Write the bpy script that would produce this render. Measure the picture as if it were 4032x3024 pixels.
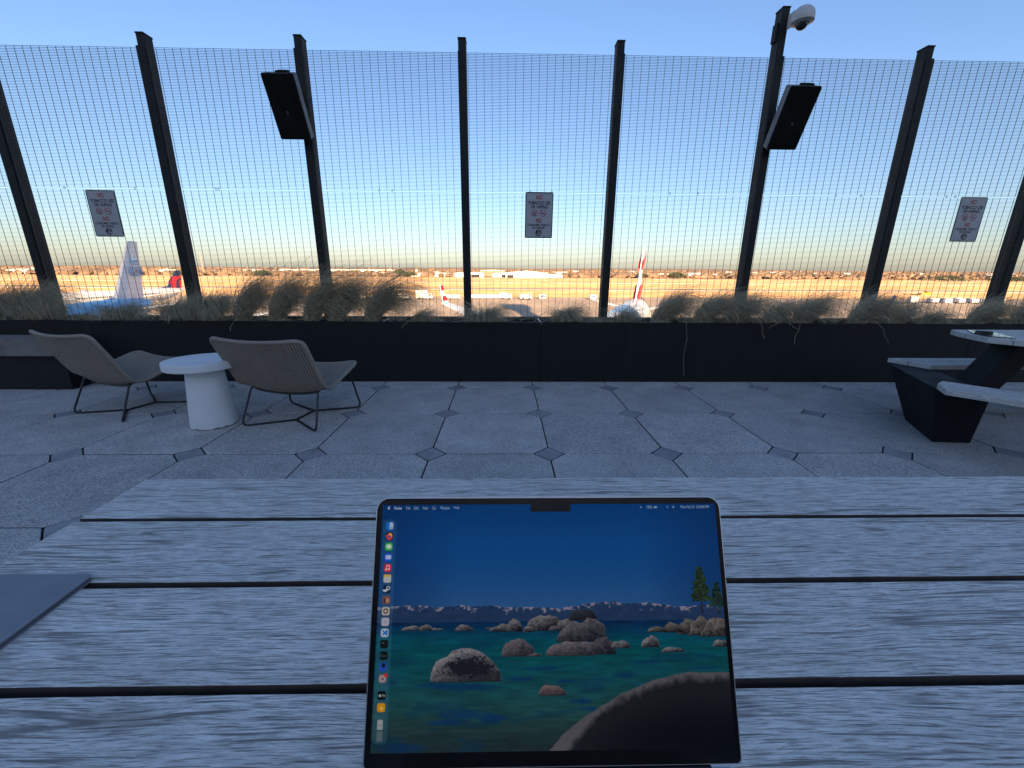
import bpy, bmesh, math, random
import numpy as np
from mathutils import Vector, Matrix

random.seed(7)
rng = np.random.default_rng(11)
for o in list(bpy.data.objects):
    bpy.data.objects.remove(o)
sc = bpy.context.scene
col = sc.collection

# ------------------------------------------------------------------ camera
APRON = -11.9                      # airport apron, metres below the terrace floor
cam_d = bpy.data.cameras.new('camera')
cam = bpy.data.objects.new('camera', cam_d)
col.objects.link(cam)
cam_d.sensor_fit = 'HORIZONTAL'
cam_d.sensor_width = 36.0
cam_d.lens = 36.0 * 1611.0 / 4032.0
cam_d.clip_start = 0.02
cam_d.clip_end = 40000
PITCH, YAW, ROLL, CAMH = 0.27351, 0.01992, 0.00657, 1.1421
cy, sy, cp, sp = math.cos(YAW), math.sin(YAW), math.cos(PITCH), math.sin(PITCH)
fw = Vector((sy * cp, cy * cp, -sp))
rt = Vector((cy, -sy, 0))
dn = fw.cross(rt)
r2 = rt * math.cos(ROLL) - dn * math.sin(ROLL)
d2 = rt * math.sin(ROLL) + dn * math.cos(ROLL)
M = Matrix((r2, -d2, -fw)).transposed().to_4x4()
M.translation = (0, 0, CAMH)
cam.matrix_world = M
sc.camera = cam

# ------------------------------------------------------------------ light
SUN_EL = math.radians(15.0)
sun_from = Vector((0.11, -1, 0)).normalized()        # the sun stands low behind the camera
EXPO = 2.2
sc.view_settings.view_transform = 'Standard'
sc.view_settings.look = 'None'
sc.view_settings.gamma = 1
sc.view_settings.exposure = EXPO
sc.view_settings.use_curve_mapping = False
w = bpy.data.worlds.new('World')
sc.world = w
w.use_nodes = True
nt = w.node_tree
for n in list(nt.nodes):
    nt.nodes.remove(n)
sky = nt.nodes.new('ShaderNodeTexSky')
sky.sky_type = 'NISHITA'
sky.sun_disc = False
sky.sun_elevation = SUN_EL
sky.sun_rotation = math.atan2(sun_from.x, sun_from.y)
sky.altitude = 150
sky.air_density = 1.08
sky.dust_density = 0.9
sky.ozone_density = 3.8
bg = nt.nodes.new('ShaderNodeBackground')
bg.inputs['Strength'].default_value = 0.056
wo = nt.nodes.new('ShaderNodeOutputWorld')
wb = nt.nodes.new('ShaderNodeMix'); wb.data_type = 'RGBA'; wb.blend_type = 'MULTIPLY'
wb.inputs[0].default_value = 1.0
wb.inputs[7].default_value = (1.04, 0.95, 0.98, 1)          # white balance of the whole sky
nt.links.new(sky.outputs[0], wb.inputs[6])
nt.links.new(wb.outputs[2], bg.inputs[0])
nt.links.new(bg.outputs[0], wo.inputs[0])
sd = bpy.data.lights.new('sun', 'SUN')
sd.energy = 5.0
sd.angle = math.radians(0.5)
sd.color = (1.0, 0.68, 0.40)
sun = bpy.data.objects.new('sun', sd)
col.objects.link(sun)
sdir = Vector((-sun_from.x * math.cos(SUN_EL), -sun_from.y * math.cos(SUN_EL), -math.sin(SUN_EL)))
sun.rotation_euler = sdir.to_track_quat('-Z', 'Y').to_euler()
sun.location = (20, -60, 40)
sc.render.engine = 'CYCLES'
sc.render.resolution_x = 1024
sc.render.resolution_y = 768

# ------------------------------------------------------------------ helpers
def srgb(r, g, b):
    f = lambda c: (c / 255 / 12.92) if c / 255 <= 0.04045 else ((c / 255 + 0.055) / 1.055) ** 2.4
    return (f(r), f(g), f(b))


class MB:
    """collects geometry for ONE mesh"""
    def __init__(s):
        s.v = []; s.f = []

    def add(s, vs, fs):
        b = len(s.v)
        s.v += [tuple(p) for p in vs]
        s.f += [tuple(b + i for i in f) for f in fs]
        return s

    def box(s, c, d, rz=0.0, mat=None):
        hx, hy, hz = d[0] / 2, d[1] / 2, d[2] / 2
        vs = [(x, y, z) for z in (-hz, hz) for y in (-hy, hy) for x in (-hx, hx)]
        if mat is not None:
            vs = [tuple(mat @ Vector(p)) for p in vs]
        elif rz:
            a, b = math.cos(rz), math.sin(rz)
            vs = [(x * a - y * b, x * b + y * a, z) for x, y, z in vs]
        vs = [(x + c[0], y + c[1], z + c[2]) for x, y, z in vs]
        return s.add(vs, [(0, 2, 3, 1), (4, 5, 7, 6), (0, 1, 5, 4), (2, 6, 7, 3), (0, 4, 6, 2), (1, 3, 7, 5)])

    def prism(s, poly, z0, z1):
        """plan polygon (counter-clockwise) extruded in z"""
        n = len(poly)
        vs = [(p[0], p[1], z0) for p in poly] + [(p[0], p[1], z1) for p in poly]
        fs = [tuple(range(n - 1, -1, -1)), tuple(range(n, 2 * n))]
        fs += [(i, (i + 1) % n, n + (i + 1) % n, n + i) for i in range(n)]
        return s.add(vs, fs)

    def xform_prism(s, poly, h0, h1, fn):
        """polygon in (a,b), extruded h0..h1, mapped by fn(a,b,h)"""
        n = len(poly)
        vs = [fn(p[0], p[1], h0) for p in poly] + [fn(p[0], p[1], h1) for p in poly]
        fs = [tuple(range(n - 1, -1, -1)), tuple(range(n, 2 * n))]
        fs += [(i, (i + 1) % n, n + (i + 1) % n, n + i) for i in range(n)]
        return s.add(vs, fs)

    def lathe(s, prof, n=24, c=(0, 0, 0), axis='z', caps=True):
        vs = []; fs = []
        for r, h in prof:
            for i in range(n):
                a = 2 * math.pi * i / n
                p = (r * math.cos(a), r * math.sin(a), h)
                if axis == 'x':
                    p = (p[2], p[0], p[1])
                elif axis == 'y':
                    p = (p[0], p[2], p[1])
                vs.append((p[0] + c[0], p[1] + c[1], p[2] + c[2]))
        m = len(prof)
        for j in range(m - 1):
            for i in range(n):
                k = (i + 1) % n
                fs.append((j * n + i, j * n + k, (j + 1) * n + k, (j + 1) * n + i))
        if caps:
            fs.append(tuple(range(n - 1, -1, -1)))
            fs.append(tuple((m - 1) * n + i for i in range(n)))
        return s.add(vs, fs)

    def tube(s, pts, r, n=8, closed=False):
        pts = [Vector(p) for p in pts]
        m = len(pts)
        vs = []; fs = []
        prev = None
        for i, p in enumerate(pts):
            if closed:
                t = pts[(i + 1) % m] - pts[i - 1]
            else:
                t = pts[min(i + 1, m - 1)] - pts[max(i - 1, 0)]
            t = t.normalized() if t.length > 1e-9 else Vector((0, 0, 1))
            if prev is None:
                a = Vector((0, 0, 1)) if abs(t.z) < 0.9 else Vector((1, 0, 0))
                u = t.cross(a).normalized()
            else:
                u = prev - t * prev.dot(t)
                u = u.normalized() if u.length > 1e-6 else t.orthogonal().normalized()
            prev = u
            v = t.cross(u)
            rr = r[i] if isinstance(r, (list, tuple)) else r
            for k in range(n):
                a = 2 * math.pi * k / n
                vs.append(p + (u * math.cos(a) + v * math.sin(a)) * rr)
        for j in range(m if closed else m - 1):
            j2 = (j + 1) % m
            for k in range(n):
                k2 = (k + 1) % n
                fs.append((j * n + k, j * n + k2, j2 * n + k2, j2 * n + k))
        if not closed:
            fs.append(tuple(range(n - 1, -1, -1)))
            fs.append(tuple((m - 1) * n + k for k in range(n)))
        return s.add(vs, fs)

    def mesh(s, name, bevel=0.0, seg=2, smooth=False):
        me = bpy.data.meshes.new(name)
        me.from_pydata(s.v, [], s.f)
        bm = bmesh.new(); bm.from_mesh(me)
        bmesh.ops.recalc_face_normals(bm, faces=bm.faces)
        if bevel:
            es = [e for e in bm.edges if len(e.link_faces) == 2 and e.calc_face_angle(0) > 0.35]
            bmesh.ops.bevel(bm, geom=es, offset=bevel, segments=seg, affect='EDGES', profile=0.6, clamp_overlap=True)
        bm.to_mesh(me); bm.free()
        if smooth:
            me.polygons.foreach_set('use_smooth', [True] * len(me.polygons))
        me.update()
        return me


def obj(name, mesh, mat, parent=None, loc=None, rz=0.0):
    o = bpy.data.objects.new(name, mesh)
    if mat is not None and len(mesh.materials) == 0:
        mesh.materials.append(mat)
    col.objects.link(o)
    if parent is not None:
        o.parent = parent
    if loc is not None:
        o.location = loc
    if rz:
        o.rotation_euler = (0, 0, rz)
    return o


def build(name, mb, mat, parent=None, world=True, bevel=0.0, seg=2, smooth=False):
    """mb in world coordinates (world=True) or in the parent's own frame"""
    if parent is not None and world:
        L = Vector((0, 0, 0)); q = parent
        while q is not None:
            L += q.location; q = q.parent
        mb.v = [(x - L.x, y - L.y, z - L.z) for x, y, z in mb.v]
    return obj(name, mb.mesh(name, bevel, seg, smooth), mat, parent)


def tag(o, label=None, cat=None, group=None, kind=None):
    if label: o['label'] = label
    if cat: o['category'] = cat
    if group: o['group'] = group
    if kind: o['kind'] = kind
    return o


def thing(name, label, cat, loc=(0, 0, 0), rz=0.0, group=None):
    o = bpy.data.objects.new(name, None)
    o.empty_display_size = 0.2
    col.objects.link(o)
    o.location = loc
    o.rotation_euler = (0, 0, rz)
    return tag(o, label, cat, group)


def copy_tree(o, parent=None):
    c = o.copy()
    col.objects.link(c)
    c.parent = parent
    for ch in list(o.children):
        copy_tree(ch, c)
    return c


def fillet(pts, r, n=5):
    pts = [Vector(p) for p in pts]
    out = [pts[0]]
    for a, b, c in zip(pts, pts[1:], pts[2:]):
        d1 = (a - b); d2 = (c - b)
        k = min(r, d1.length * 0.45, d2.length * 0.45)
        p0 = b + d1.normalized() * k; p1 = b + d2.normalized() * k
        for i in range(n + 1):
            t = i / n
            out.append(p0 * (1 - t) ** 2 + b * 2 * t * (1 - t) + p1 * t * t)
    out.append(pts[-1])
    return out


def rrect(w_, h_, r, n=5, cx=0, cy=0):
    out = []
    for sx, sy_, a0 in ((1, 1, 0), (-1, 1, 90), (-1, -1, 180), (1, -1, 270)):
        for i in range(n + 1):
            a = math.radians(a0 + 90 * i / n)
            out.append((cx + sx * (w_ / 2 - r) + r * math.cos(a), cy + sy_ * (h_ / 2 - r) + r * math.sin(a)))
    return out


def clip(poly, axis, val, keep_greater):
    out = []
    n = len(poly)
    for i in range(n):
        a, b = poly[i], poly[(i + 1) % n]
        ia = (a[axis] >= val) == keep_greater
        ib = (b[axis] >= val) == keep_greater
        if ia: out.append(a)
        if ia != ib:
            t = (val - a[axis]) / (b[axis] - a[axis])
            out.append((a[0] + (b[0] - a[0]) * t, a[1] + (b[1] - a[1]) * t))
    return out


def text_poly(s, width, height, bold=0.0):
    """a string as flat mesh data, centred, fitted to width x height"""
    cu = bpy.data.curves.new('txt', 'FONT')
    cu.body = s
    cu.offset = bold
    cu.resolution_u = 3
    o = bpy.data.objects.new('txt', cu)
    col.objects.link(o)
    dg = bpy.context.evaluated_depsgraph_get()
    me = bpy.data.meshes.new_from_object(o.evaluated_get(dg))
    vs = [v.co.copy() for v in me.vertices]
    fs = [tuple(p.vertices) for p in me.polygons]
    bpy.data.objects.remove(o); bpy.data.curves.remove(cu); bpy.data.meshes.remove(me)
    x0 = min(v.x for v in vs); x1 = max(v.x for v in vs); y0 = min(v.y for v in vs); y1 = max(v.y for v in vs)
    return [((v.x - (x0 + x1) / 2) / (x1 - x0) * width, (v.y - (y0 + y1) / 2) / (y1 - y0) * height) for v in vs], fs


# ------------------------------------------------------------------ materials
class NT:
    def __init__(s, name):
        s.m = bpy.data.materials.new(name)
        s.m.use_nodes = True
        s.t = s.m.node_tree
        s.p = s.t.nodes['Principled BSDF']
        s.out = s.t.nodes['Material Output']

    def n(s, kind, **kw):
        k = s.t.nodes.new('ShaderNode' + kind)
        for a, b in kw.items():
            setattr(k, a, b)
        return k

    def l(s, a, b):
        s.t.links.new(a, b)

    def coords(s, scale=(1, 1, 1), rnd=0.0, kind='Object', src=None):
        if src is None:
            src = s.n('TexCoord').outputs[kind]
        if rnd:
            oi = s.n('ObjectInfo')
            mu = s.n('Math', operation='MULTIPLY'); mu.inputs[1].default_value = rnd
            s.l(oi.outputs['Random'], mu.inputs[0])
            ad = s.n('VectorMath', operation='ADD')
            s.l(src, ad.inputs[0]); s.l(mu.outputs[0], ad.inputs[1])
            src = ad.outputs[0]
        mp = s.n('Mapping'); mp.inputs['Scale'].default_value = scale
        s.l(src, mp.inputs['Vector'])
        return mp.outputs[0]

    def noise(s, vec, scale=1, detail=4, rough=0.55, dist=0.0):
        k = s.n('TexNoise'); k.inputs['Scale'].default_value = scale
        k.inputs['Detail'].default_value = detail; k.inputs['Roughness'].default_value = rough
        k.inputs['Distortion'].default_value = dist
        s.l(vec, k.inputs['Vector'])
        return k.outputs[0]

    def ramp(s, fac, stops, interp='LINEAR'):
        k = s.n('ValToRGB'); cr = k.color_ramp; cr.interpolation = interp
        while len(cr.elements) < len(stops): cr.elements.new(0.5)
        for e, (p, c) in zip(cr.elements, stops):
            e.position = p
            e.color = (c, c, c, 1) if isinstance(c, (int, float)) else (*c[:3], 1)
        s.l(fac, k.inputs[0])
        return k.outputs[0]

    def mix(s, fac, a, b, blend='MIX'):
        k = s.n('Mix', data_type='RGBA', blend_type=blend)
        for sock, v in ((k.inputs[0], fac), (k.inputs[6], a), (k.inputs[7], b)):
            if isinstance(v, (int, float)): sock.default_value = v
            elif isinstance(v, tuple): sock.default_value = (*v[:3], 1)
            else: s.l(v, sock)
        return k.outputs[2]

    def math(s, op, a, b=0.0):
        k = s.n('Math', operation=op)
        for sock, v in ((k.inputs[0], a), (k.inputs[1], b)):
            if isinstance(v, (int, float)): sock.default_value = v
            else: s.l(v, sock)
        return k.outputs[0]

    def bump(s, h, strength=0.3, dist=0.01):
        k = s.n('Bump'); k.inputs['Strength'].default_value = strength; k.inputs['Distance'].default_value = dist
        s.l(h, k.inputs['Height']); s.l(k.outputs[0], s.p.inputs['Normal'])

    def base(s, c):
        if isinstance(c, tuple): s.p.inputs['Base Color'].default_value = (*c[:3], 1)
        else: s.l(c, s.p.inputs['Base Color'])

    def rough(s, c):
        if isinstance(c, (int, float)): s.p.inputs['Roughness'].default_value = c
        else: s.l(c, s.p.inputs['Roughness'])


MATS = {}
def simple(name, c, rough=0.6, metal=0.0, var=0.12, scale=4.0, bump=0.0, bscale=60.0, bdist=0.002, spec=None, rnd=0.0):
    if name in MATS: return MATS[name]
    t = NT(name)
    vec = t.coords((1, 1, 1), rnd=20.0)
    f = t.noise(vec, scale, 5, 0.6)
    lo = tuple(x * (1 - var) for x in c); hi = tuple(min(1, x * (1 + var)) for x in c)
    colr = t.ramp(f, [(0.3, lo), (0.7, hi)])
    if rnd:
        oi = t.n('ObjectInfo')
        colr = t.mix(1.0, colr, t.ramp(oi.outputs['Random'], [(0, 1 - rnd), (1, 1.0)]), 'MULTIPLY')
    t.base(colr)
    t.rough(t.ramp(t.noise(vec, scale * 2.3, 3), [(0.3, max(0, rough - 0.07)), (0.7, min(1, rough + 0.07))]))
    t.p.inputs['Metallic'].default_value = metal
    if spec is not None: t.p.inputs['Specular IOR Level'].default_value = spec
    if bump: t.bump(t.noise(vec, bscale, 4), bump, bdist)
    MATS[name] = t.m
    return t.m


def emit(name, c, k):
    t = NT(name)
    t.base((0, 0, 0)); t.rough(0.4)
    t.p.inputs['Emission Color'].default_value = (*c, 1)
    t.p.inputs['Emission Strength'].default_value = k
    return t.m


def mat_wood():
    t = NT('weathered_teak')
    src = t.n('TexCoord').outputs['Object']
    base = t.coords((1, 1, 1), rnd=37.0, src=src)
    # slow warp of the grain lines
    wv = t.noise(t.coords((2.6, 7, 7), src=base), 1.0, 2, 0.45)
    wv = t.math('MULTIPLY', t.math('SUBTRACT', wv, 0.5), 0.028)
    cb = t.n('CombineXYZ'); t.l(wv, cb.inputs[1])
    ad = t.n('VectorMath', operation='ADD'); t.l(base, ad.inputs[0]); t.l(cb.outputs[0], ad.inputs[1])
    wp = ad.outputs[0]
    broad = t.noise(t.coords((2.0, 16, 16), src=wp), 1.0, 4, 0.6)
    mid = t.noise(t.coords((26, 480, 480), src=wp), 1.0, 3, 0.65, 0.2)
    fine = t.noise(t.coords((90, 1100, 1100), src=wp), 1.0, 2, 0.7)
    fib = t.ramp(t.noise(t.coords((34, 800, 800), src=wp), 1.0, 2, 0.5), [(0.37, 1.0), (0.46, 0.0)])
    fib2 = t.ramp(t.noise(t.coords((11, 400, 400), src=wp), 1.0, 2, 0.55), [(0.33, 1.0), (0.41, 0.0)])
    lng = t.noise(t.coords((1.6, 46, 46), src=wp), 1.0, 2, 0.45)
    lng = t.ramp(t.math('ABSOLUTE', t.math('SUBTRACT', lng, 0.5)), [(0.0, 1.0), (0.012, 0.8), (0.022, 0.0)])
    lng = t.math('MULTIPLY', lng, t.ramp(t.noise(t.coords((3.5, 9, 9), src=base), 1.0, 2), [(0.47, 0.0), (0.53, 1.0)]))
    crack = t.math('MAXIMUM', t.math('MAXIMUM', t.math('MULTIPLY', fib, 0.75), fib2), lng)
    c = t.ramp(mid, [(0.30, (0.50, 0.485, 0.45)), (0.45, (0.72, 0.70, 0.655)), (0.65, (0.86, 0.84, 0.79))])
    c = t.mix(0.6, c, t.ramp(fine, [(0.32, 0.5), (0.52, 1.0)]), 'MULTIPLY')
    c = t.mix(1.0, c, t.ramp(broad, [(0.25, (0.84, 0.83, 0.82)), (0.65, (1.0, 1.0, 1.0))]), 'MULTIPLY')
    oi_ = t.n('ObjectInfo')
    c = t.mix(1.0, c, t.ramp(oi_.outputs['Random'], [(0, (0.88, 0.89, 0.90)), (1, (1.0, 0.99, 0.98))]), 'MULTIPLY')
    # brown knots and stains
    vo = t.n('TexVoronoi'); vo.inputs['Scale'].default_value = 1.0
    t.l(t.coords((2.4, 9, 9), src=wp), vo.inputs['Vector'])
    knot = t.ramp(vo.outputs['Distance'], [(0.02, 1.0), (0.17, 0.0)])
    knot = t.math('MULTIPLY', knot, t.ramp(t.noise(t.coords((1.1, 6, 6), src=base), 1.0, 1), [(0.46, 0.0), (0.54, 1.0)]))
    c = t.mix(t.math('MULTIPLY', knot, 0.75), c, (0.16, 0.12, 0.09))
    c = t.mix(t.math('MULTIPLY', crack, 0.78), c, (0.11, 0.10, 0.09))
    t.base(c)
    t.rough(0.82)
    t.p.inputs['Specular IOR Level'].default_value = 0.25
    h = t.math('SUBTRACT', t.math('ADD', t.math('MULTIPLY', mid, 0.6), t.math('MULTIPLY', fine, 0.25)), t.math('MULTIPLY', crack, 0.8))
    t.bump(h, 0.55, 0.0022)
    return t.m


def mat_paver(name, dark, light, speck):
    t = NT(name)
    src = t.coords((1, 1, 1), rnd=53.0)
    a = t.noise(src, 120, 3, 0.7)
    b = t.noise(src, 4.0, 5, 0.6)
    e = t.noise(src, 45, 3, 0.6)
    vo = t.n('TexVoronoi'); vo.inputs['Scale'].default_value = 85; t.l(src, vo.inputs['Vector'])
    c = t.ramp(a, [(0.34, dark), (0.62, light)])
    c = t.mix(0.35, c, t.ramp(vo.outputs['Color'], [(0.12, 0.5), (0.45, 1.0)]), 'MULTIPLY')
    c = t.mix(0.5, c, t.ramp(e, [(0.3, 0.7), (0.6, 1.0)]), 'MULTIPLY')
    c = t.mix(1.0, c, t.ramp(b, [(0.3, 0.74), (0.7, 1.0)]), 'MULTIPLY')
    oi = t.n('ObjectInfo')
    c = t.mix(1.0, c, t.ramp(oi.outputs['Random'], [(0, 0.87), (1, 1.0)]), 'MULTIPLY')
    t.base(c); t.rough(0.85); t.p.inputs['Specular IOR Level'].default_value = 0.3
    t.bump(t.math('ADD', a, t.math('MULTIPLY', vo.outputs['Distance'], 0.6)), 0.5, 0.003)
    return t.m


def mat_rope():
    t = NT('woven_rope')
    src = t.coords((1, 1, 1))
    wv = t.n('TexWave'); wv.inputs['Scale'].default_value = 60; wv.bands_direction = 'DIAGONAL'
    wv.inputs['Distortion'].default_value = 1.5
    t.l(src, wv.inputs['Vector'])
    nz = t.noise(src, 9, 4)
    c = t.ramp(wv.outputs[0], [(0.1, (0.22, 0.185, 0.145)), (0.8, (0.36, 0.31, 0.25))])
    c = t.mix(1.0, c, t.ramp(nz, [(0.3, 0.85), (0.7, 1.0)]), 'MULTIPLY')
    t.base(c); t.rough(0.85); t.bump(wv.outputs[0], 0.4, 0.003)
    return t.m


def mat_steel(name, c, rough=0.45):
    t = NT(name)
    src = t.coords((1, 1, 1), rnd=9.0)
    n1 = t.noise(src, 3.0, 6, 0.65)
    n2 = t.noise(t.coords((2, 2, 0.35), src=src), 6.0, 4, 0.6)
    cc = t.mix(t.ramp(n2, [(0.52, 0.0), (0.8, 0.35)]), t.ramp(n1, [(0.3, tuple(x * 0.75 for x in c)), (0.75, tuple(x * 1.3 for x in c))]), tuple(x * 2.2 for x in c))
    t.base(cc)
    t.rough(t.ramp(n1, [(0.3, rough), (0.7, rough + 0.2)]))
    t.p.inputs['Specular IOR Level'].default_value = 0.22
    t.bump(t.noise(src, 90, 3), 0.15, 0.001)
    return t.m


def mat_grassblade():
    t = NT('dry_grass_blade')
    src = t.coords((1, 1, 1))
    c = t.ramp(t.noise(src, 25, 3), [(0.3, (0.27, 0.235, 0.15)), (0.55, (0.50, 0.445, 0.30)), (0.75, (0.66, 0.60, 0.43))])
    t.base(c); t.rough(0.7); t.p.inputs['Specular IOR Level'].default_value = 0.2
    return t.m


def mat_field():
    t = NT('dry_field_grass')
    src = t.n('NewGeometry').outputs['Position']
    a = t.noise(t.coords((0.004, 0.02, 0.02), src=src), 1.0, 5, 0.6)
    b = t.noise(t.coords((0.05, 0.25, 0.2), src=src), 1.0, 4, 0.6)
    c = t.ramp(a, [(0.3, (0.38, 0.245, 0.13)), (0.5, (0.47, 0.315, 0.17)), (0.7, (0.52, 0.38, 0.23))])
    c = t.mix(0.6, c, t.ramp(b, [(0.3, 0.6), (0.65, 1.0)]), 'MULTIPLY')
    t.base(c); t.rough(0.9); t.p.inputs['Specular IOR Level'].default_value = 0.1
    return t.m


def mat_concrete(name, c, jx, jy):
    """apron concrete with fine slab joints"""
    t = NT(name)
    src = t.n('NewGeometry').outputs['Position']
    a = t.noise(t.coords((0.03, 0.03, 1), src=src), 1.0, 6, 0.65)
    b = t.noise(t.coords((0.6, 0.6, 1), src=src), 1.0, 3, 0.6)
    cc = t.ramp(a, [(0.3, tuple(x * 0.72 for x in c)), (0.7, c)])
    cc = t.mix(0.5, cc, t.ramp(b, [(0.3, 0.75), (0.7, 1.0)]), 'MULTIPLY')
    br = t.n('TexBrick'); br.offset = 0; br.inputs['Scale'].default_value = 1.0
    br.inputs['Brick Width'].default_value = jx; br.inputs['Row Height'].default_value = jy
    br.inputs['Mortar Size'].default_value = 0.056
    br.inputs['Color1'].default_value = (1, 1, 1, 1); br.inputs['Color2'].default_value = (0.92, 0.92, 0.92, 1)
    br.inputs['Mortar'].default_value = (0.45, 0.45, 0.45, 1)
    t.l(src, br.inputs['Vector'])
    cc = t.mix(1.0, cc, br.outputs['Color'], 'MULTIPLY')
    t.base(cc); t.rough(0.9); t.p.inputs['Specular IOR Level'].default_value = 0.1
    t.bump(t.noise(t.coords((3, 3, 3), src=src), 1.0, 3, 0.6), 1.0, 0.35)
    return t.m


def mat_twotone(name, lo, hi, z, extra=None):
    """paint scheme that changes colour at a height on the hull"""
    t = NT(name)
    sep = t.n('SeparateXYZ'); t.l(t.n('TexCoord').outputs['Object'], sep.inputs[0])
    f = t.math('GREATER_THAN', sep.outputs[2], z)
    c = t.mix(f, lo, hi)
    if extra:
        z2, c2 = extra
        c = t.mix(t.math('LESS_THAN', sep.outputs[2], z2), c, c2)
    t.base(c); t.rough(0.3)
    t.p.inputs['Coat Weight'].default_value = 0.3
    return t.m


M_WOOD = mat_wood()
M_EDGE = simple('shaded_brown_plank_edge', (0.055, 0.042, 0.034), 0.9, var=0.3, scale=25)  # brown plank edges; the colour also carries gap and edge shadow
M_SHADEWOOD = simple('shaded_weathered_board', (0.17, 0.155, 0.14), 0.8, var=0.3, scale=7, bump=0.3, bscale=40)  # weathered bench wood, darkened to carry the shade on its front
M_PAVER = mat_paver('exposed_aggregate_paver', (0.31, 0.295, 0.275), (0.78, 0.745, 0.69), 0.4)
M_PLATE = simple('corner_plate_concrete', (0.30, 0.30, 0.30), 0.7, var=0.2, scale=9, bump=0.3, bscale=150, rnd=0.2)
M_GAP = simple('joint_dark', (0.03, 0.03, 0.03), 0.9)
M_PLANTER = mat_steel('blackened_steel', (0.010, 0.011, 0.012), 0.6)
M_POST = mat_steel('dark_green_black_paint', (0.012, 0.015, 0.015), 0.55)
M_WIRE = simple('wire_black', (0.025, 0.028, 0.03), 0.5, var=0.2)
M_ROPE = mat_rope()
M_BACKING = simple('groove_shade_backing', (0.07, 0.06, 0.05), 0.9, var=0.2, scale=30)  # dark sheet behind the cords; groove shade put into its colour
M_FRAME = simple('chair_frame_black', (0.012, 0.012, 0.014), 0.4, var=0.2)
M_WHITE = simple('white_cast_concrete', (0.66, 0.68, 0.68), 0.65, var=0.07, scale=3, bump=0.25, bscale=80)
M_SPK = simple('speaker_grille_black', (0.009, 0.010, 0.010), 0.9, var=0.3, bump=0.5, bscale=900, spec=0.08)
M_SPKBODY = simple('speaker_body_grey', (0.11, 0.115, 0.12), 0.5, var=0.15)
M_SOIL = simple('planter_soil', (0.06, 0.045, 0.03), 0.95, var=0.4, scale=30, bump=0.8, bscale=60, bdist=0.02)
M_BLADE = mat_grassblade()
M_FIELD = mat_field()
M_APRON = mat_concrete('apron_concrete', (0.74, 0.60, 0.45), 7.5, 7.5)
M_LEGS = mat_steel('table_leg_black', (0.010, 0.010, 0.012), 0.5)

# ------------------------------------------------------------------ terrace floor
TS = 0.762                          # paver size
GX, GY = -0.46988, 3.93848          # one corner of the paver grid
PY = 4.15                           # front face of the planter
floor = MB().box((0, (4.9 - 25) / 2, -0.25), (60, 29.9, 0.40)).mesh('terrace_floor')
floor = tag(obj('terrace_floor', floor, M_GAP), kind='structure')
DC = 0.100                          # half diagonal of a corner plate
J = 0.0040

def paver_poly(wx, wy, cuts):
    """octagon: corners cut by DC where cuts says so (order bl, br, tr, tl)"""
    hx, hy = wx / 2 - J, wy / 2 - J
    k = DC + 0.003
    p = []
    for (sx, sy_), c in zip(((-1, -1), (1, -1), (1, 1), (-1, 1)), cuts):
        if not c:
            p.append((sx * hx, sy_ * hy)); continue
        a = (sx * hx, sy_ * (wy / 2 - k)); b = (sx * (wx / 2 - k), sy_ * hy)
        p += [a, b] if sx * sy_ > 0 else [b, a]
    return p

me_full = MB().prism(paver_poly(TS, TS, (1, 1, 1, 1)), -0.04, 0).mesh('paver', 0.003, 1)
strip_h = PY + 0.02 - GY
me_strip = MB().prism(paver_poly(TS, strip_h, (1, 1, 0, 0)), -0.04, 0).mesh('paver', 0.003, 1)
me_plate = MB()
dp = [Vector((DC - 0.004, 0, 0)), Vector((0, DC - 0.004, 0)), Vector((-DC + 0.004, 0, 0)), Vector((0, -DC + 0.004, 0))]
pl = []
for i in range(4):
    a, b, c_ = dp[i - 1], dp[i], dp[(i + 1) % 4]
    p0 = b + (a - b).normalized() * 0.014; p1 = b + (c_ - b).normalized() * 0.014
    for k in range(4):
        t_ = k / 3
        q = p0 * (1 - t_) ** 2 + b * 2 * t_ * (1 - t_) + p1 * t_ * t_
        pl.append((q.x, q.y))
me_plate.prism(pl, -0.04, -0.0003)
me_plate = me_plate.mesh('corner_plate', 0.003, 1)
for me_ in (me_full, me_strip, me_plate):
    me_.materials.append(M_PLATE if me_ is me_plate else M_PAVER); me_.materials.append(M_GAP)
    for pf in me_.polygons:
        if abs(pf.normal.z) < 0.3: pf.material_index = 1
me_plug = MB().lathe([(0.018, -0.0012), (0.018, 0.0), (0.006, 0.0004), (0.006, -0.001)], 14).mesh('screw_cover')
for i in range(-9, 9):
    cx_ = GX + (i + 0.5) * TS
    dz = lambda: random.uniform(-0.0012, 0.0008)
    obj('paver', me_strip, M_PAVER, floor, (cx_, GY + strip_h / 2, dz()))
    for j in range(7):
        obj('paver', me_full, M_PAVER, floor, (cx_, GY - (j + 0.5) * TS, dz()))
for i in range(-9, 10):
    for j in range(0, 8):
        p = obj('corner_plate', me_plate, M_PLATE, floor, (GX + i * TS, GY - j * TS, random.uniform(-0.001, 0.0004)))
        if j in (1, 2, 3) and abs(i - 1) < 5:
            obj('screw_cover', me_plug, M_GAP if random.random() < 0.3 else M_PLATE, p, (0, 0, 0))

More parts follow.
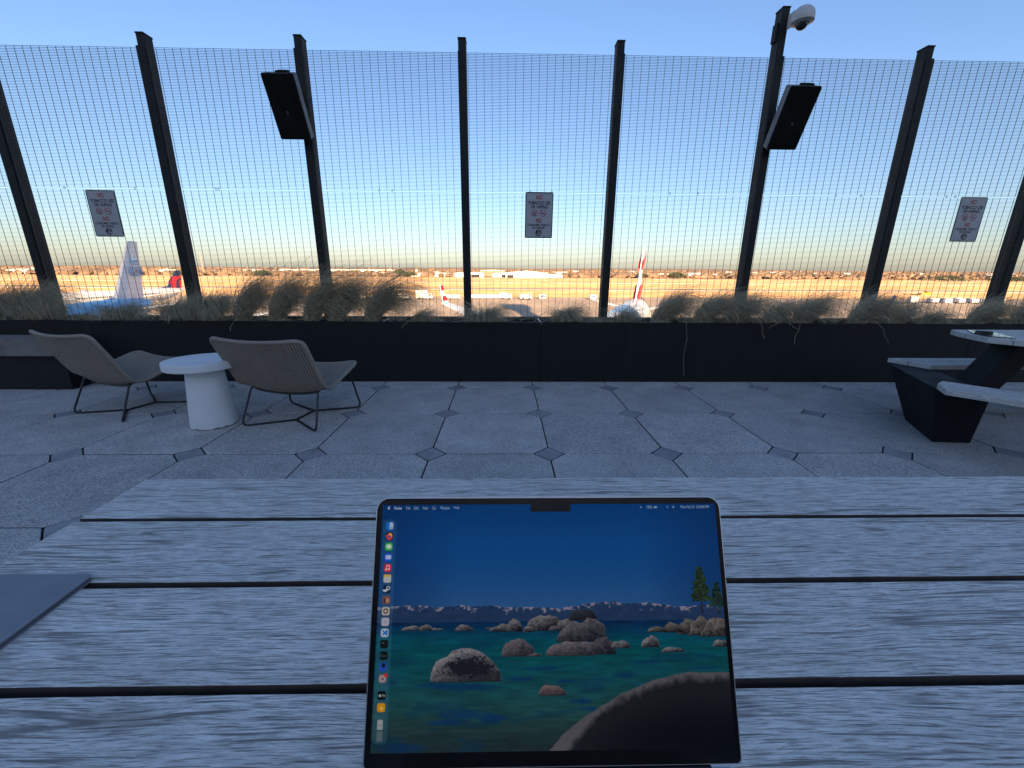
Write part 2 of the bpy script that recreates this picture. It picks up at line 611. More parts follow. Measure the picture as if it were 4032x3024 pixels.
# ------------------------------------------------------------------ terminal (below and behind the terrace; unseen upper block added to shade the terrace)
M_WALL = simple('terminal_wall', (0.58, 0.57, 0.55), 0.8, var=0.1, scale=0.5)  # pale so the walls bounce skylight onto the terrace
M_GLASS = simple('dark_glass', (0.02, 0.025, 0.03), 0.08, var=0.1)
term = thing('terminal_building', 'pale concrete airport terminal below the roof terrace, with an unseen upper block added for shade', 'building', (0, -5, APRON))
build('lower_wall', MB().box((0, -20.1, (APRON - 0.46) / 2), (90, 50.0, -0.46 - APRON)), M_WALL, term)
build('shade_upper_wall', MB().box((0, -35.0, 5.55), (60, 20, 12.0)), M_WALL, term)
build('parapet', MB().box((0, -24.95, 11.78), (60.6, 0.4, 0.5)), M_PLANTER, term)
for i in range(14):
    pn = build('window_pane', MB().box((-15.6 + i * 2.4, -24.98, 2.3), (2.2, 0.06, 4.0)), M_GLASS, term)
    build('window_frame', MB().box((-14.4 + i * 2.4, -24.96, 2.3), (0.12, 0.12, 4.2)), M_POST, term)
twr = thing('shadow_tower', 'tall pale unseen tower behind the terminal, added to cast the apron shadow strip', 'tower', (26.0, -48, APRON))  # out of view; added and sized to throw the dark strip on the apron
build('shaft', MB().box((26.0, -48, 13.0), (4.6, 4.6, 49.6)), M_WALL, twr)
build('cab', MB().lathe([(3.2, 37.8), (4.6, 39.2), (5.2, 42.6), (5.2, 43.2), (1, 44)], 8, (26.0, -48, 0)), M_GLASS, twr)

# ------------------------------------------------------------------ airport ground
grd = MB().box((0, 7000, APRON - 0.6), (30000, 16000, 1.0)).mesh('ground')
tag(obj('ground', grd, M_FIELD), kind='structure')
ap = MB().prism([(-900, 3), (900, 3), (900, 203), (-900, 203)], APRON - 0.06, APRON)
tag(obj('apron', ap.mesh('apron'), M_APRON), kind='structure')

# dry grass field: rough tussocky relief, 206 m to 640 m out
ys = [205.0]
while ys[-1] < 645: ys.append(ys[-1] + 1.1 + ys[-1] * 0.0012)
ny = len(ys); nx = 90
xs = np.linspace(-1, 1, nx)
V = []; F = []
for j, yy in enumerate(ys):
    for i in range(nx):
        hgt = (0.75 if j % 2 else 0.0) * rng.uniform(0.4, 1.4) if 0 < j < ny - 1 else -0.1
        V.append((xs[i] * yy * 1.75 + rng.uniform(-2, 2), yy, APRON + 0.02 + hgt))
for j in range(ny - 1):
    for i in range(nx - 1):
        a = j * nx + i
        F.append((a, a + 1, a + nx + 1, a + nx))
m_ = MB(); m_.v = V; m_.f = F
tag(obj('grass_field', m_.mesh('grass_field'), M_FIELD), 'wide field of dry golden grass between apron and hangars', 'grass', kind='stuff')
M_TAXI = simple('taxiway_asphalt', (0.36, 0.32, 0.28), 0.85, var=0.15, scale=0.05)
for k, (y0, y1) in enumerate(((262, 276), (398, 418), (560, 590))):
    tx = MB().prism([(-1100, y0), (1100, y0), (1100, y1), (-1100, y1)], APRON - 0.1, APRON + 1.06)
    tag(obj('taxiway', tx.mesh('taxiway'), M_TAXI), kind='structure')

# far hills
V = []; F = []
nx = 140; rows = [(1500, 0.0), (2100, 5.0), (2800, 9.0), (4200, 17.0), (6500, 26.0), (9500, 40.0), (12000, 30.0)]
ph = rng.uniform(0, 6, 6)
for d_, hh in rows:
    for i in range(nx):
        x = (i / (nx - 1) - 0.5) * 3.6 * d_
        u = x / d_
        wv = 0.78 + 0.22 * math.sin(u * 3.1 + ph[0] + d_ * 0.001) + 0.12 * math.sin(u * 9 + ph[1] + d_ * 0.002) + 0.07 * math.sin(u * 23 + ph[2])
        V.append((x, d_, APRON + (hh * wv if hh else -0.5)))
for j in range(len(rows) - 1):
    for i in range(nx - 1):
        a = j * nx + i
        F.append((a, a + 1, a + nx + 1, a + nx))
m_ = MB(); m_.v = V; m_.f = F
M_HILL = simple('winter_scrub_hill', (0.27, 0.19, 0.125), 0.9, var=0.35, scale=0.012)
hl = obj('hills', m_.mesh('hills'), M_HILL); tag(hl, kind='structure')

# far winter wood: one mass of small crowns
ICO = None
def ico():
    global ICO
    if ICO is None:
        bm = bmesh.new(); bmesh.ops.create_icosphere(bm, subdivisions=1, radius=1.0)
        ICO = (np.array([v.co[:] for v in bm.verts]), [tuple(v.index for v in f.verts) for f in bm.faces]); bm.free()
    return ICO
def hill_z(d):
    for (a, h0), (b, h1) in zip(rows, rows[1:]):
        if a <= d <= b: return APRON + (h0 + (h1 - h0) * (d - a) / (b - a)) * 0.7
    return APRON
iv, ifc = ico()
m_ = MB()
for k in range(4200):
    d_ = 690 + 2400 * random.random() ** 1.8
    x = random.uniform(-1.55, 1.55) * d_
    if abs(x / d_ - 0.02) < 0.09 and d_ < 850: continue
    h_ = random.uniform(2.5, 6.0) * (1 + d_ * 0.0001)
    s_ = np.array([h_ * random.uniform(0.8, 2.2), h_ * random.uniform(0.8, 1.5), h_ * random.uniform(0.6, 1.0)])
    jit = 1 + rng.uniform(-0.25, 0.25, (len(iv), 1))
    p = iv * jit * s_ + np.array([x, d_, hill_z(d_) + h_ * 0.5])
    m_.add(p.tolist(), ifc)
M_WOODS = simple('winter_wood', (0.18, 0.125, 0.08), 0.95, var=0.55, scale=0.03)
tag(obj('far_wood', m_.mesh('far_wood'), M_WOODS), 'brown winter wood along the horizon beyond the field', 'wood', kind='stuff')

# nearer evergreen oaks that stand out dark
M_OAK = simple('live_oak_foliage', (0.055, 0.065, 0.03), 0.9, var=0.5, scale=0.6)
M_BARK = simple('bark', (0.12, 0.09, 0.07), 0.9)
def oak(x, y, hgt, wid, label):
    t = thing('oak_tree', label, 'tree', (x, y, APRON), group='dark oaks beyond the field')
    tr = MB().tube([(0, 0, 0), (0.2, 0, hgt * 0.3), (0, 0.1, hgt * 0.55)], [hgt * 0.06, hgt * 0.045, hgt * 0.03], 7)
    for a in range(4):
        q = a * 1.6
        tr.tube([(0.1, 0, hgt * 0.3), (math.cos(q) * wid * 0.25, math.sin(q) * wid * 0.25, hgt * 0.6)], [hgt * 0.03, hgt * 0.012], 5)
    build('trunk', tr, M_BARK, t, world=False)
    cr = MB()
    for k in range(1300):
        a = random.uniform(0, 6.283); rr = math.sqrt(random.random()); zz = random.random()
        rad = wid * 0.5 * rr * math.sqrt(max(0.05, 1 - (zz - 0.3) ** 2 / 0.6)) * (0.8 + 0.25 * math.sin(3 * a + zz * 5))
        c_ = Vector((rad * math.cos(a), rad * math.sin(a), hgt * (0.22 + 0.78 * zz * (1 - 0.25 * rr))))
        u = Vector((random.gauss(0, 1), random.gauss(0, 1), random.gauss(0, 1))).normalized() * hgt * 0.055
        v = u.orthogonal().normalized() * hgt * 0.05
        cr.add([c_ - u - v, c_ + u - v, c_ + u + v, c_ - u + v], [(0, 1, 2, 3)])
    build('crown', cr, M_OAK, t, world=False)
oak(-171, 700, 13, 22, 'dark round oak left of the first post beside the long white sheds')
oak(-152, 690, 9, 26, 'lower wide dark oak next to the round oak before the white sheds')
oak(262, 640, 11, 30, 'wide dark oak right of the red and white tail fin')
oak(215, 660, 9, 24, 'dark oak just right of the red and white tail fin')
oak(-455, 610, 10, 34, 'wide dark oak left of the tall blue and white tail fin')
oak(-362, 640, 10, 30, 'dark oak between the tall pale fin and the red fin')
oak(600, 560, 9, 60, 'long dark oak clump behind the right hand posts')
oak(700, 570, 8, 50, 'dark oak clump beside the rightmost sign')

# hangars and far buildings
M_BWHITE = simple('white_metal_cladding', (0.72, 0.70, 0.66), 0.6, var=0.08, scale=0.2)
M_BTAN = simple('tan_cladding', (0.50, 0.40, 0.30), 0.7, var=0.1, scale=0.2)
M_BRICK = simple('red_brick_far', (0.40, 0.17, 0.10), 0.8, var=0.15, scale=0.3)
M_ROOF = simple('pale_metal_roof', (0.55, 0.54, 0.52), 0.45, var=0.1, scale=0.1)
M_DARK = simple('dark_opening', (0.02, 0.02, 0.022), 0.9)
def hangar(x, y, wx, wy, h, rise, label, m=None, doors=(), name='hangar', cat='hangar'):
    t = thing(name, label, cat, (x, y, APRON))
    build('wall', MB().box((0, 0, h / 2), (wx, wy, h)), m or M_BWHITE, t, world=False)
    rf = MB()
    rf.xform_prism([(-wx / 2 - 0.6, h + 0.02), (wx / 2 + 0.6, h + 0.02), (wx / 2 + 0.6, h + 0.5), (0, h + rise + 0.5), (-wx / 2 - 0.6, h + 0.5)], -wy / 2 - 0.6, wy / 2 + 0.6, lambda a, b, hh: (a, hh, b))
    build('roof', rf, M_ROOF, t, world=False)
    for dx, dw, dh in doors:
        build('door', MB().box((dx, -wy / 2 - 0.1, dh / 2), (dw, 0.3, dh)), M_DARK, t, world=False)
    return t
hangar(-54, 676, 44, 30, 6.5, 1.5, 'white hangar left of the middle sign with a wide dark door', doors=((9, 13, 5),))
hangar(-2, 690, 34, 30, 6.0, 1.2, 'small white hangar in the gap between the two large hangars', doors=((2, 9, 4.5),))
hangar(33, 640, 62, 40, 7.5, 3.0, 'largest white hangar with a low arched roof below the middle sign', doors=((-24, 9, 5),))
hangar(75, 665, 30, 24, 4.5, 1.0, 'low white shed against the right end of the largest hangar')
hangar(-22, 820, 46, 20, 10, 1.5, 'flat red brick building behind the white hangars', M_BRICK, name='brick_building', cat='building')
hangar(-120, 760, 90, 26, 5, 0.8, 'long low white shed left of the middle post', doors=((-20, 8, 3.5), (20, 8, 3.5)))
hangar(-215, 800, 60, 26, 5, 0.8, 'pale shed between the two oaks and the long white shed')
hangar(-560, 1500, 420, 60, 8, 0.5, 'very long white warehouse roof on the horizon left of the middle')
hangar(380, 900, 260, 40, 5, 0.6, 'long pale shed on the horizon right of the red and white fin')
for k in range(46):
    d_ = random.uniform(740, 1900)
    x = random.uniform(-1.35, 1.35) * d_
    wx = random.uniform(10, 34); h = random.uniform(3.5, 6.5)
    if abs(x) < 110 and d_ < 900: continue
    t = thing('house', 'tiny pale building in the brown wood on the horizon', 'building', (x, d_, hill_z(d_)), group='tiny buildings on the horizon')
    build('wall', MB().box((0, 0, h / 2 - 1), (wx, 12, h + 2)), random.choice((M_BWHITE, M_BWHITE, M_BTAN)), t, world=False)
    rf = MB().xform_prism([(-6.6, h + 0.02), (6.6, h + 0.02), (0, h + 2.4)], -wx / 2 - 0.4, wx / 2 + 0.4, lambda a, b, hh: (hh, a, b))
    build('roof', rf, M_ROOF, t, world=False)
mast = thing('radio_mast', 'thin lattice mast rising over the horizon left of the second speaker post', 'mast', (-490, 700, APRON))
mm = MB()
for a in range(3):
    q = a * 2.094
    mm.tube([(math.cos(q) * 1.2, math.sin(q) * 1.2, 0), (math.cos(q) * 0.3, math.sin(q) * 0.3, 34)], 0.14, 5)
for k in range(16):
    z = k * 2.1; r_ = 1.2 - 0.9 * z / 34
    mm.tube([(math.cos(a * 2.094) * r_, math.sin(a * 2.094) * r_, z) for a in range(3)], 0.08, 4, closed=True)
build('lattice', mm, M_BTAN, mast, world=False)

# ------------------------------------------------------------------ airliners
# own frame: nose at x=0, tail towards -x, y to port, wheels on z=0
M_AWHITE = simple('aircraft_white_paint', (0.78, 0.79, 0.80), 0.3, var=0.03, scale=0.3)
M_AGREY = simple('aircraft_grey', (0.45, 0.47, 0.50), 0.35, var=0.05, scale=0.3)
M_TYRE = simple('tyre', (0.02, 0.02, 0.02), 0.85)

def airfoil(pts_root, pts_tip, th_r, th_t, n_mid=1):
    pass

def slab(mb, quad, th):
    """swept surface: quad = root LE, tip LE, tip TE, root TE (3-D); lens section, thickness th=(root, tip)"""
    rl, tl, tt, rtq = [Vector(q) for q in quad]
    nrm = (tl - rl).cross(rtq - rl).normalized()
    vs = []
    for le, te, t_ in ((rl, rtq, th[0]), (tl, tt, th[1])):
        for f, k in ((0, 0.0), (0.08, 0.55), (0.35, 1.0), (0.7, 0.6), (1.0, 0.06)):
            p = le + (te - le) * f
            vs.append(p + nrm * t_ / 2 * k)
        for f, k in ((1.0, 0.06), (0.7, 0.6), (0.35, 1.0), (0.08, 0.55)):
            p = le + (te - le) * f
            vs.append(p - nrm * t_ / 2 * k)
    n = 9
    fs = [(i, (i + 1) % n, n + (i + 1) % n, n + i) for i in range(n)]
    fs += [tuple(range(n - 1, -1, -1)), tuple(range(n, 2 * n))]
    mb.add(vs, fs)

def airliner(label, nose, head, L, R, hc, fin_h, half, m_body, m_fin, m_winglet, wing_le, m_wing=None):
    t = thing('airliner', label, 'airliner', (nose[0], nose[1], APRON), math.atan2(head[1], head[0]), group='airliners parked at the gates')
    # fuselage
    st = [(0, 0.04, -0.38), (0.03, 0.2, -0.34), (0.08, 0.36, -0.28), (0.18, 0.56, -0.18), (0.35, 0.76, -0.08), (0.6, 0.92, -0.02), (0.9, 1.0, 0)]
    rings = [(-a * 2.2 * R, r * R, hc + z * R) for a, r, z in st]
    tl0 = L - 5.2 * R
    rings.append((-tl0, R, hc))
    for a, r, z in ((0.2, 0.96, 0.03), (0.4, 0.84, 0.13), (0.6, 0.65, 0.28), (0.8, 0.42, 0.44), (0.93, 0.24, 0.54), (1.0, 0.1, 0.58)):
        rings.append((-(tl0 + a * 5.2 * R), r * R, hc + z * R))
    n = 28; mb = MB(); vs = []; fs = []
    for x, r, z in rings:
        for i in range(n):
            a = 2 * math.pi * i / n
            vs.append((x, r * math.cos(a), z + r * math.sin(a)))
    for j in range(len(rings) - 1):
        for i in range(n):
            k = (i + 1) % n
            fs.append((j * n + i, j * n + k, (j + 1) * n + k, (j + 1) * n + i))
    fs += [tuple(range(n)), tuple((len(rings) - 1) * n + i for i in range(n))]
    mb.add(vs, fs)
    fus = build('fuselage', mb, m_body, t, world=False, smooth=True)
    # windows
    wn = MB()
    xx = -3.4 * R
    while xx > -(tl0 - 0.6 * R):
        for s in (-1, 1):
            a = 0.16
            wn.box((xx, s * R * math.cos(a) * 1.0, hc + R * math.sin(a)), (0.28, 0.05, 0.42))
        xx -= 0.62
    q = build('cabin_windows', wn, M_GLASS, fus, world=False); q['kind'] = 'stuff'
    ck = MB()
    for s in (-1, 1):
        ck.box((-0.26 * 2.2 * R, s * 0.34 * R, hc + 0.34 * R), (0.5 * R, 0.5 * R, 0.22 * R), mat=Matrix.Rotation(-0.6, 3, 'Y'))
    build('cockpit_window', ck, M_GLASS, fus, world=False)
    # wings, winglets, engines, tailplane
    xr, xt = wing_le
    for s in (-1, 1):
        wing = MB()
        y0, y1 = R * 0.7, half
        z0, z1 = hc - 0.45 * R, hc + 0.095 * half
        slab(wing, ((-xr, s * y0, z0), (-xt, s * y1, z1), (-xt - 2.0, s * y1, z1), (-xr - 0.19 * L, s * y0, z0)), (0.9, 0.22))
        build('wing', wing, m_wing or M_AWHITE, t, world=False)
        wl = MB()
        a1, a2 = (-xt - 0.4, s * (y1 - 0.05), z1), (-xt - 1.9, s * (y1 + 1.3), z1 + 2.6)
        slab(wl, (a1, a2, (a2[0] - 0.8, a2[1], a2[2]), (a1[0] - 1.6, a1[1], a1[2])), (0.2, 0.1))
        if m_winglet is not None: build('winglet', wl, m_winglet[0 if s < 0 else 1] if isinstance(m_winglet, tuple) else m_winglet, t, world=False)
        ex = xr + 0.03 * L; ey = half * 0.33
        ez = hc - 0.75 * R
        er = R * 0.5
        en = MB().lathe([(er * 0.82, -ex + er * 2.2), (er, -ex + er * 1.9), (er * 1.02, -ex), (er * 0.7, -ex - er * 2.4)], 20, (0, s * ey, ez - er * 0.4), axis='x')
        e_ = build('engine', en, M_AWHITE, t, world=False, smooth=False)
        fan = MB().lathe([(er * 0.8, -ex + er * 2.22), (0.1, -ex + er * 2.3)], 20, (0, s * ey, ez - er * 0.4), axis='x')
        build('fan', fan, M_DARK, e_, world=False)
        hs = MB()
        slab(hs, ((-(L - 3.4 * R), s * R * 0.3, hc + 0.35 * R), (-(L - 1.4 * R), s * half * 0.31, hc + 0.75 * R), (-(L - 0.85 * R), s * half * 0.31, hc + 0.75 * R), (-(L - 1.5 * R), s * R * 0.3, hc + 0.35 * R)), (0.5, 0.15))
        build('tailplane', hs, m_wing or M_AWHITE, t, world=False)
        g = MB()
        for gx in (-0.5 * L, -0.5 * L - 1.5):
            g.lathe([(0.6, -0.25), (0.6, 0.25)], 14, (gx, s * R * 0.95, 0.6), axis='y')
        gg = build('main_wheels', g, M_TYRE, t, world=False)
        build('gear_leg', MB().tube([(-0.5 * L - 0.7, s * R * 0.95, 0.6), (-0.5 * L - 0.7, s * R * 0.85, hc - R * 0.7)], 0.2, 8), M_AGREY, t, world=False)
    ng = MB().lathe([(0.45, -0.35), (0.45, 0.35)], 14, (-2.0 * R, 0, 0.45), axis='y')
    build('nose_wheels', ng, M_TYRE, t, world=False)
    build('nose_leg', MB().tube([(-2.0 * R, 0, 0.5), (-2.0 * R, 0, hc - R * 0.8)], 0.15, 8), M_AGREY, t, world=False)
    # fin
    zb, zt = hc + 0.8 * R, fin_h
    fin = MB()
    rLE, tLE, tTE, rTE = -(L - 3.75 * R), -(L - 1.15 * R), -(L - 0.1 * R), -(L - 0.75 * R)
    slab(fin, ((rLE, 0, zb), (tLE, 0, zt), (tTE, 0, zt), (rTE, 0, zb)), (0.75, 0.25))
    fo = build('fin', fin, m_fin, t, world=False)
    df = MB()
    slab(df, ((rLE + 1.5 * R, 0, zb + 0.08 * R), (rLE - 0.16 * R, 0, zb + 0.85), (rLE - 0.9 * R, 0, zb + 0.3), (rLE - 0.6 * R, 0, zb - 0.1)), (0.3, 0.1))
    build('dorsal_fillet', df, m_fin if m_fin is not None else M_AWHITE, t, world=False)
    geo = dict(rLE=rLE, tLE=tLE, tTE=tTE, rTE=rTE, zb=zb, zt=zt)
    return t, fo, geo

def fin_patch(parent, geo, name, pts, m, off):
    """flat livery area on both sides of the fin: pts in (chord 0..1, height 0..1)"""
    def P(c_, h_):
        le = geo['rLE'] + (geo['tLE'] - geo['rLE']) * h_; te = geo['rTE'] + (geo['tTE'] - geo['rTE']) * h_
        return le + (te - le) * c_, geo['zb'] + (geo['zt'] - geo['zb']) * h_
    for s in (-1, 1):
        mb = MB()
        mb.xform_prism([P(*q) for q in pts], off, off + 0.03, lambda a, b, h: (a, s * h, b))
        build(name, mb, m, parent, world=False)

sky_blue = simple('sky_blue_paint', (0.02, 0.24, 0.62), 0.3, var=0.03)
M_KBODY = mat_twotone('blue_over_grey_paint', (0.72, 0.74, 0.76), (0.012, 0.21, 0.60), 4.9, (4.5, (0.5, 0.52, 0.55)))
hK = Vector((0.28, -0.96)).normalized()
k_top = Vector((-60.3, 71.0))
kn = k_top + hK * 61.0
klm, kf, kg = airliner('sky blue airliner with a tall pale fin, left of the first speaker', kn, hK, 63, 2.95, 5.5, 17.0, 30, M_KBODY, simple('shade_tinted_fin_paint', (0.52, 0.60, 0.72), 0.35, var=0.04), M_AWHITE, (20, 38))  # fin is white; its blue-grey tint paints in the shade
# three blue letters and a crown on the fin
M_LBLUE = simple('letter_blue', (0.05, 0.26, 0.58), 0.4, var=0.02)
vs_, fs_ = text_poly('KLM', 3.6, 1.5, 0.03)
for s in (-1, 1):
    mb = MB()
    mb.add([(-(63 - 3.4) - s * a * 1.0, s * 0.42, 12.3 + b) for a, b in vs_], fs_)
    build('fin_lettering', mb, M_LBLUE, kf, world=False)
    cr = MB()
    for k in range(4):
        cr.lathe([(0.22, 0), (0.22, 0.04)], 10, (-(63 - 3.4) + (k - 1.5) * 0.5, s * 0.42, 13.9), axis='y')
    cr.box((-(63 - 3.4), s * 0.43, 13.45), (2.2, 0.04, 0.22))
    cr.box((-(63 - 3.4), s * 0.43, 14.45), (0.16, 0.04, 0.6)); cr.box((-(63 - 3.4), s * 0.44, 14.5), (0.5, 0.04, 0.16))
    build('fin_crown', cr, M_LBLUE, kf, world=False)

M_RED = simple('livery_red', (0.58, 0.02, 0.035), 0.4, var=0.03)
M_VBLUE = simple('vehicle_blue', (0.03, 0.08, 0.35), 0.4, var=0.05)
M_NAVY = simple('livery_navy', (0.012, 0.03, 0.10), 0.4, var=0.03)
M_BBODY = mat_twotone('white_over_navy_paint', (0.012, 0.03, 0.10), (0.76, 0.78, 0.80), 3.7)
hB = Vector((-0.385, -0.923)).normalized()
b_top = Vector((24.7, 75.8))
bn = b_top + hB * 66.5
ba, bf, bgz = airliner('white airliner seen nose on with red striped fin and curled wingtip', bn, hB, 69, 3.0, 5.4, 17.0, 27, M_BBODY, M_AWHITE, (M_AWHITE, M_VBLUE), (24, 42))
fin_patch(bf, bgz, 'red_band', [(0.0, 0.08), (0.5, 0.02), (0.75, 0.16), (1.0, 0.30), (1.0, 0.44), (0.6, 0.30), (0.2, 0.30)], M_RED, 0.40)
fin_patch(bf, bgz, 'red_band', [(0.0, 0.56), (0.5, 0.62), (1.0, 0.76), (1.0, 0.92), (0.4, 0.80), (0.0, 0.74)], M_RED, 0.33)
fin_patch(bf, bgz, 'navy_band', [(0.0, 0.0), (0.4, -0.06), (1.0, 0.0), (1.0, 0.10), (0.5, 0.0), (0.2, 0.02)], M_NAVY, 0.41)
for s in (-1,):                                               # red stripes on the curled wingtip
    for k, (f0, f1) in enumerate(((0.08, 0.34), (0.66, 0.94))):
        z1 = 5.4 + 0.095 * 27; xt = 42; y1 = 27
        a1 = Vector((-xt - 0.4, s * (y1 - 0.05), z1)); a2 = Vector((-xt - 1.9, s * (y1 + 1.3), z1 + 2.6))
        b1 = a1 + Vector((-1.6, 0, 0)); b2 = a2 + Vector((-0.8, 0, 0))
        for sd_ in (-1, 1):
            nn_ = (a2 - a1).cross(b1 - a1).normalized() * 0.13 * sd_
            mb = MB().add([a1.lerp(a2, f0) + nn_, b1.lerp(b2, f0 + 0.05) + nn_, b1.lerp(b2, f1 + 0.05) + nn_, a1.lerp(a2, f1) + nn_], [(0, 1, 2, 3)])
            build('wingtip_stripe', mb, M_RED, ba, world=False)

hD = Vector((-0.08, -0.997)).normalized()
d_top = Vector((-113.9, 149.3))
dnn = d_top + hD * 42
de, dfn, dg_ = airliner('white airliner far back with a red and navy fin', dnn, hD, 44, 2.0, 4.3, 11.8, 17, M_AWHITE, M_NAVY, None, (15, 24))
fin_patch(dfn, dg_, 'red_area', [(0.34, 0.0), (1.0, 0.02), (1.0, 0.70), (0.0, 0.70), (0.0, 0.38)], M_RED, 0.40)
fin_patch(dfn, dg_, 'navy_area', [(0.62, 0.0), (0.8, 0.0), (0.66, 0.42), (1.0, 0.52), (1.0, 0.60), (0.5, 0.46)], M_NAVY, 0.44)

# ------------------------------------------------------------------ ground vehicles on the apron
M_VWHITE = simple('vehicle_white', (0.74, 0.72, 0.68), 0.4, var=0.05)
M_VBLUE = simple('vehicle_blue', (0.03, 0.08, 0.35), 0.4, var=0.05)
M_VYEL = simple('vehicle_yellow', (0.75, 0.42, 0.03), 0.4, var=0.05)
def wheels(t, xs_, ys_, r):
    for x in xs_:
        for y in ys_:
            build('wheel', MB().lathe([(r, -0.14), (r, 0.14)], 14, (x, y, r), axis='y'), M_TYRE, t, world=False)
def cart(x, y, label, m=None):
    t = thing('baggage_cart', label, 'cart', (x, y, APRON), random.uniform(-0.1, 0.1), group='baggage carts on the apron')
    build('bed', MB().box((0, 0, 0.62), (3.0, 1.6, 0.16)), M_AGREY, t, world=False)
    build('hood', MB().box((0, 0, 2.0), (2.8, 1.5, 0.1)).box((-1.36, 0, 1.33), (0.1, 1.5, 1.3)).box((1.36, 0, 1.33), (0.1, 1.5, 1.3)), m or M_VWHITE, t, world=False)
    build('curtain', MB().box((0, 0, 1.36), (2.6, 1.42, 1.2)), m or M_VWHITE, t, world=False)
    build('drawbar', MB().box((1.9, 0, 0.55), (0.9, 0.1, 0.1)), M_AGREY, t, world=False)
    wheels(t, (-1, 1), (-0.6, 0.6), 0.28)
    return t
def truck(x, y, label, m=None, hb=2.6, rz=0.0, lb=5.0):
    t = thing('service_truck', label, 'truck', (x, y, APRON), rz)
    build('chassis', MB().box((0, 0, 0.75), (lb + 2.2, 2.0, 0.3)), M_AGREY, t, world=False)
    build('box_body', MB().box((-1.1, 0, 0.92 + hb / 2), (lb, 2.4, hb)), m or M_VWHITE, t, world=False, bevel=0.06, seg=1)
    cb = MB().xform_prism([(lb / 2 - 0.9, 0.6), (lb / 2 + 1.2, 0.6), (lb / 2 + 1.2, 1.6), (lb / 2 + 0.7, 2.6), (lb / 2 - 0.9, 2.6)], -1.1, 1.1, lambda a, b, h: (a, h, b))
    c_ = build('cab', cb, m or M_VWHITE, t, world=False, bevel=0.05, seg=1)
    build('windscreen', MB().box((lb / 2 + 0.99, 0, 2.1), (0.06, 1.9, 0.8), mat=Matrix.Rotation(-0.46, 3, 'Y')), M_GLASS, c_, world=False)
    build('side_window', MB().box((lb / 2 + 0.1, 0, 2.05), (1.0, 2.24, 0.7)), M_GLASS, c_, world=False)
    wheels(t, (-lb / 2 + 0.3, lb / 2 + 0.1), (-1.0, 1.0), 0.48)
    return t
def container(x, y, label, m):
    t = thing('cargo_container', label, 'container', (x, y, APRON))
    build('dolly', MB().box((0, 0, 0.42), (3.4, 1.8, 0.16)), M_AGREY, t, world=False)
    sh = MB().xform_prism([(-1.5, 0.52), (1.1, 0.52), (1.5, 1.0), (1.5, 2.2), (-1.5, 2.2)], -0.75, 0.75, lambda a, b, h: (a, h, b))
    build('shell', sh, M_VWHITE, t, world=False, bevel=0.04, seg=1)
    build('curtain', MB().box((0, -0.77, 1.38), (2.1, 0.05, 1.2)), m, t, world=False)
    wheels(t, (-1.2, 1.2), (-0.7, 0.7), 0.2)
    return t
truck(-35.0, 184, 'white high loader truck left of the red tipped wing', hb=3.0)
truck(-44.5, 180, 'smaller white truck left of the high loader, above the drooping grass', hb=1.8)
cart(-24.6, 186, 'left of the two lone white carts right of the wingtip')
cart(-21.2, 186, 'right of the two lone white carts, next to the middle post')
for k in range(7):
    cart(-15.2 + k * 1.0 * 3.6 * 0.5 * 2 * 0.53, 187 + k * 0.1, ['first', 'second', 'third', 'fourth', 'fifth', 'sixth', 'last'][k] + ' white baggage cart of the coupled train counted from the middle post')
truck(0.6, 187, 'white box truck at the right end of the cart train', hb=2.0, lb=3.2)
truck(9.6, 186, 'white van like truck alone above the shadow strip', hb=1.5, lb=3.0)
container(17.4, 189, 'white cargo container with a dark blue front', M_NAVY)
container(40.2, 188, 'white cargo container with a bright blue front by the right middle post', M_VBLUE)
truck(173.5, 174, 'white truck seen low between the right hand grass clumps', hb=2.2, lb=4, rz=1.0)
t = truck(234, 229, 'yellow loader truck far out right of the camera post', M_VYEL, 1.0, 0.2, 4)
for k in range(11):
    if k % 3 == 2: container(184 + k * 2.9, 175 + (k % 2) * 4, ['lone grey', 'blue fronted', 'last grey'][k // 3] + ' container in the long equipment row at far right', M_VBLUE if k % 2 else M_AGREY)['group'] = 'equipment row at far right'
    else: cart(184 + k * 2.9, 175 + (k % 2) * 4, ['first', 'second', '', 'third', 'fourth', '', 'fifth', 'sixth', '', 'seventh', 'eighth'][k] + ' cart from the left in the long equipment row at far right', M_AGREY if k % 2 else M_VWHITE)
for k in range(5):
    cart(-64 + k * 4.2, 178 + k * 0.8, ['leftmost', 'second', 'third', 'fourth', 'rightmost'][k] + ' white cart from the left seen through the grass tunnel', M_VWHITE)
for x, y, lb in ((122, 700, 'left white light aircraft shed dot beyond the field'), (62, 690, 'white van parked beyond the field right of the hangars')):
    truck(x, y, lb, hb=2.4)
# ------------------------------------------------------------------ planter
PB = 4.80
PTOP = 0.622
plr = thing('steel_planter', 'long black steel planter box along the terrace edge', 'planter', (0, PY, 0))
seams = [-9.0, -4.117, 0.373, 4.863, 9.0]
for a, b in zip(seams, seams[1:]):
    mb = MB().box(((a + b) / 2, PY + 0.004, 0.316), (b - a - 0.004, 0.008, 0.606))
    build('panel', mb, M_PLANTER, plr, bevel=0.0015, seg=1)
    build('rim', MB().box(((a + b) / 2, PY + 0.022, PTOP - 0.002), (b - a - 0.003, 0.046, 0.006)), M_PLANTER, plr)
build('liner', MB().box((0, PY + 0.016, 0.31), (18, 0.004, 0.58)), M_GAP, plr)
build('back_panel', MB().box((0, PB, 0.30), (18, 0.01, 0.62)), M_PLANTER, plr)
build('base_rail', MB().box((0, PY + 0.03, 0.006), (18, 0.03, 0.011)), M_GAP, plr)
V = []; F = []
xs_ = np.linspace(-9, 9, 181); yy_ = np.linspace(PY + 0.012, PB - 0.012, 7)
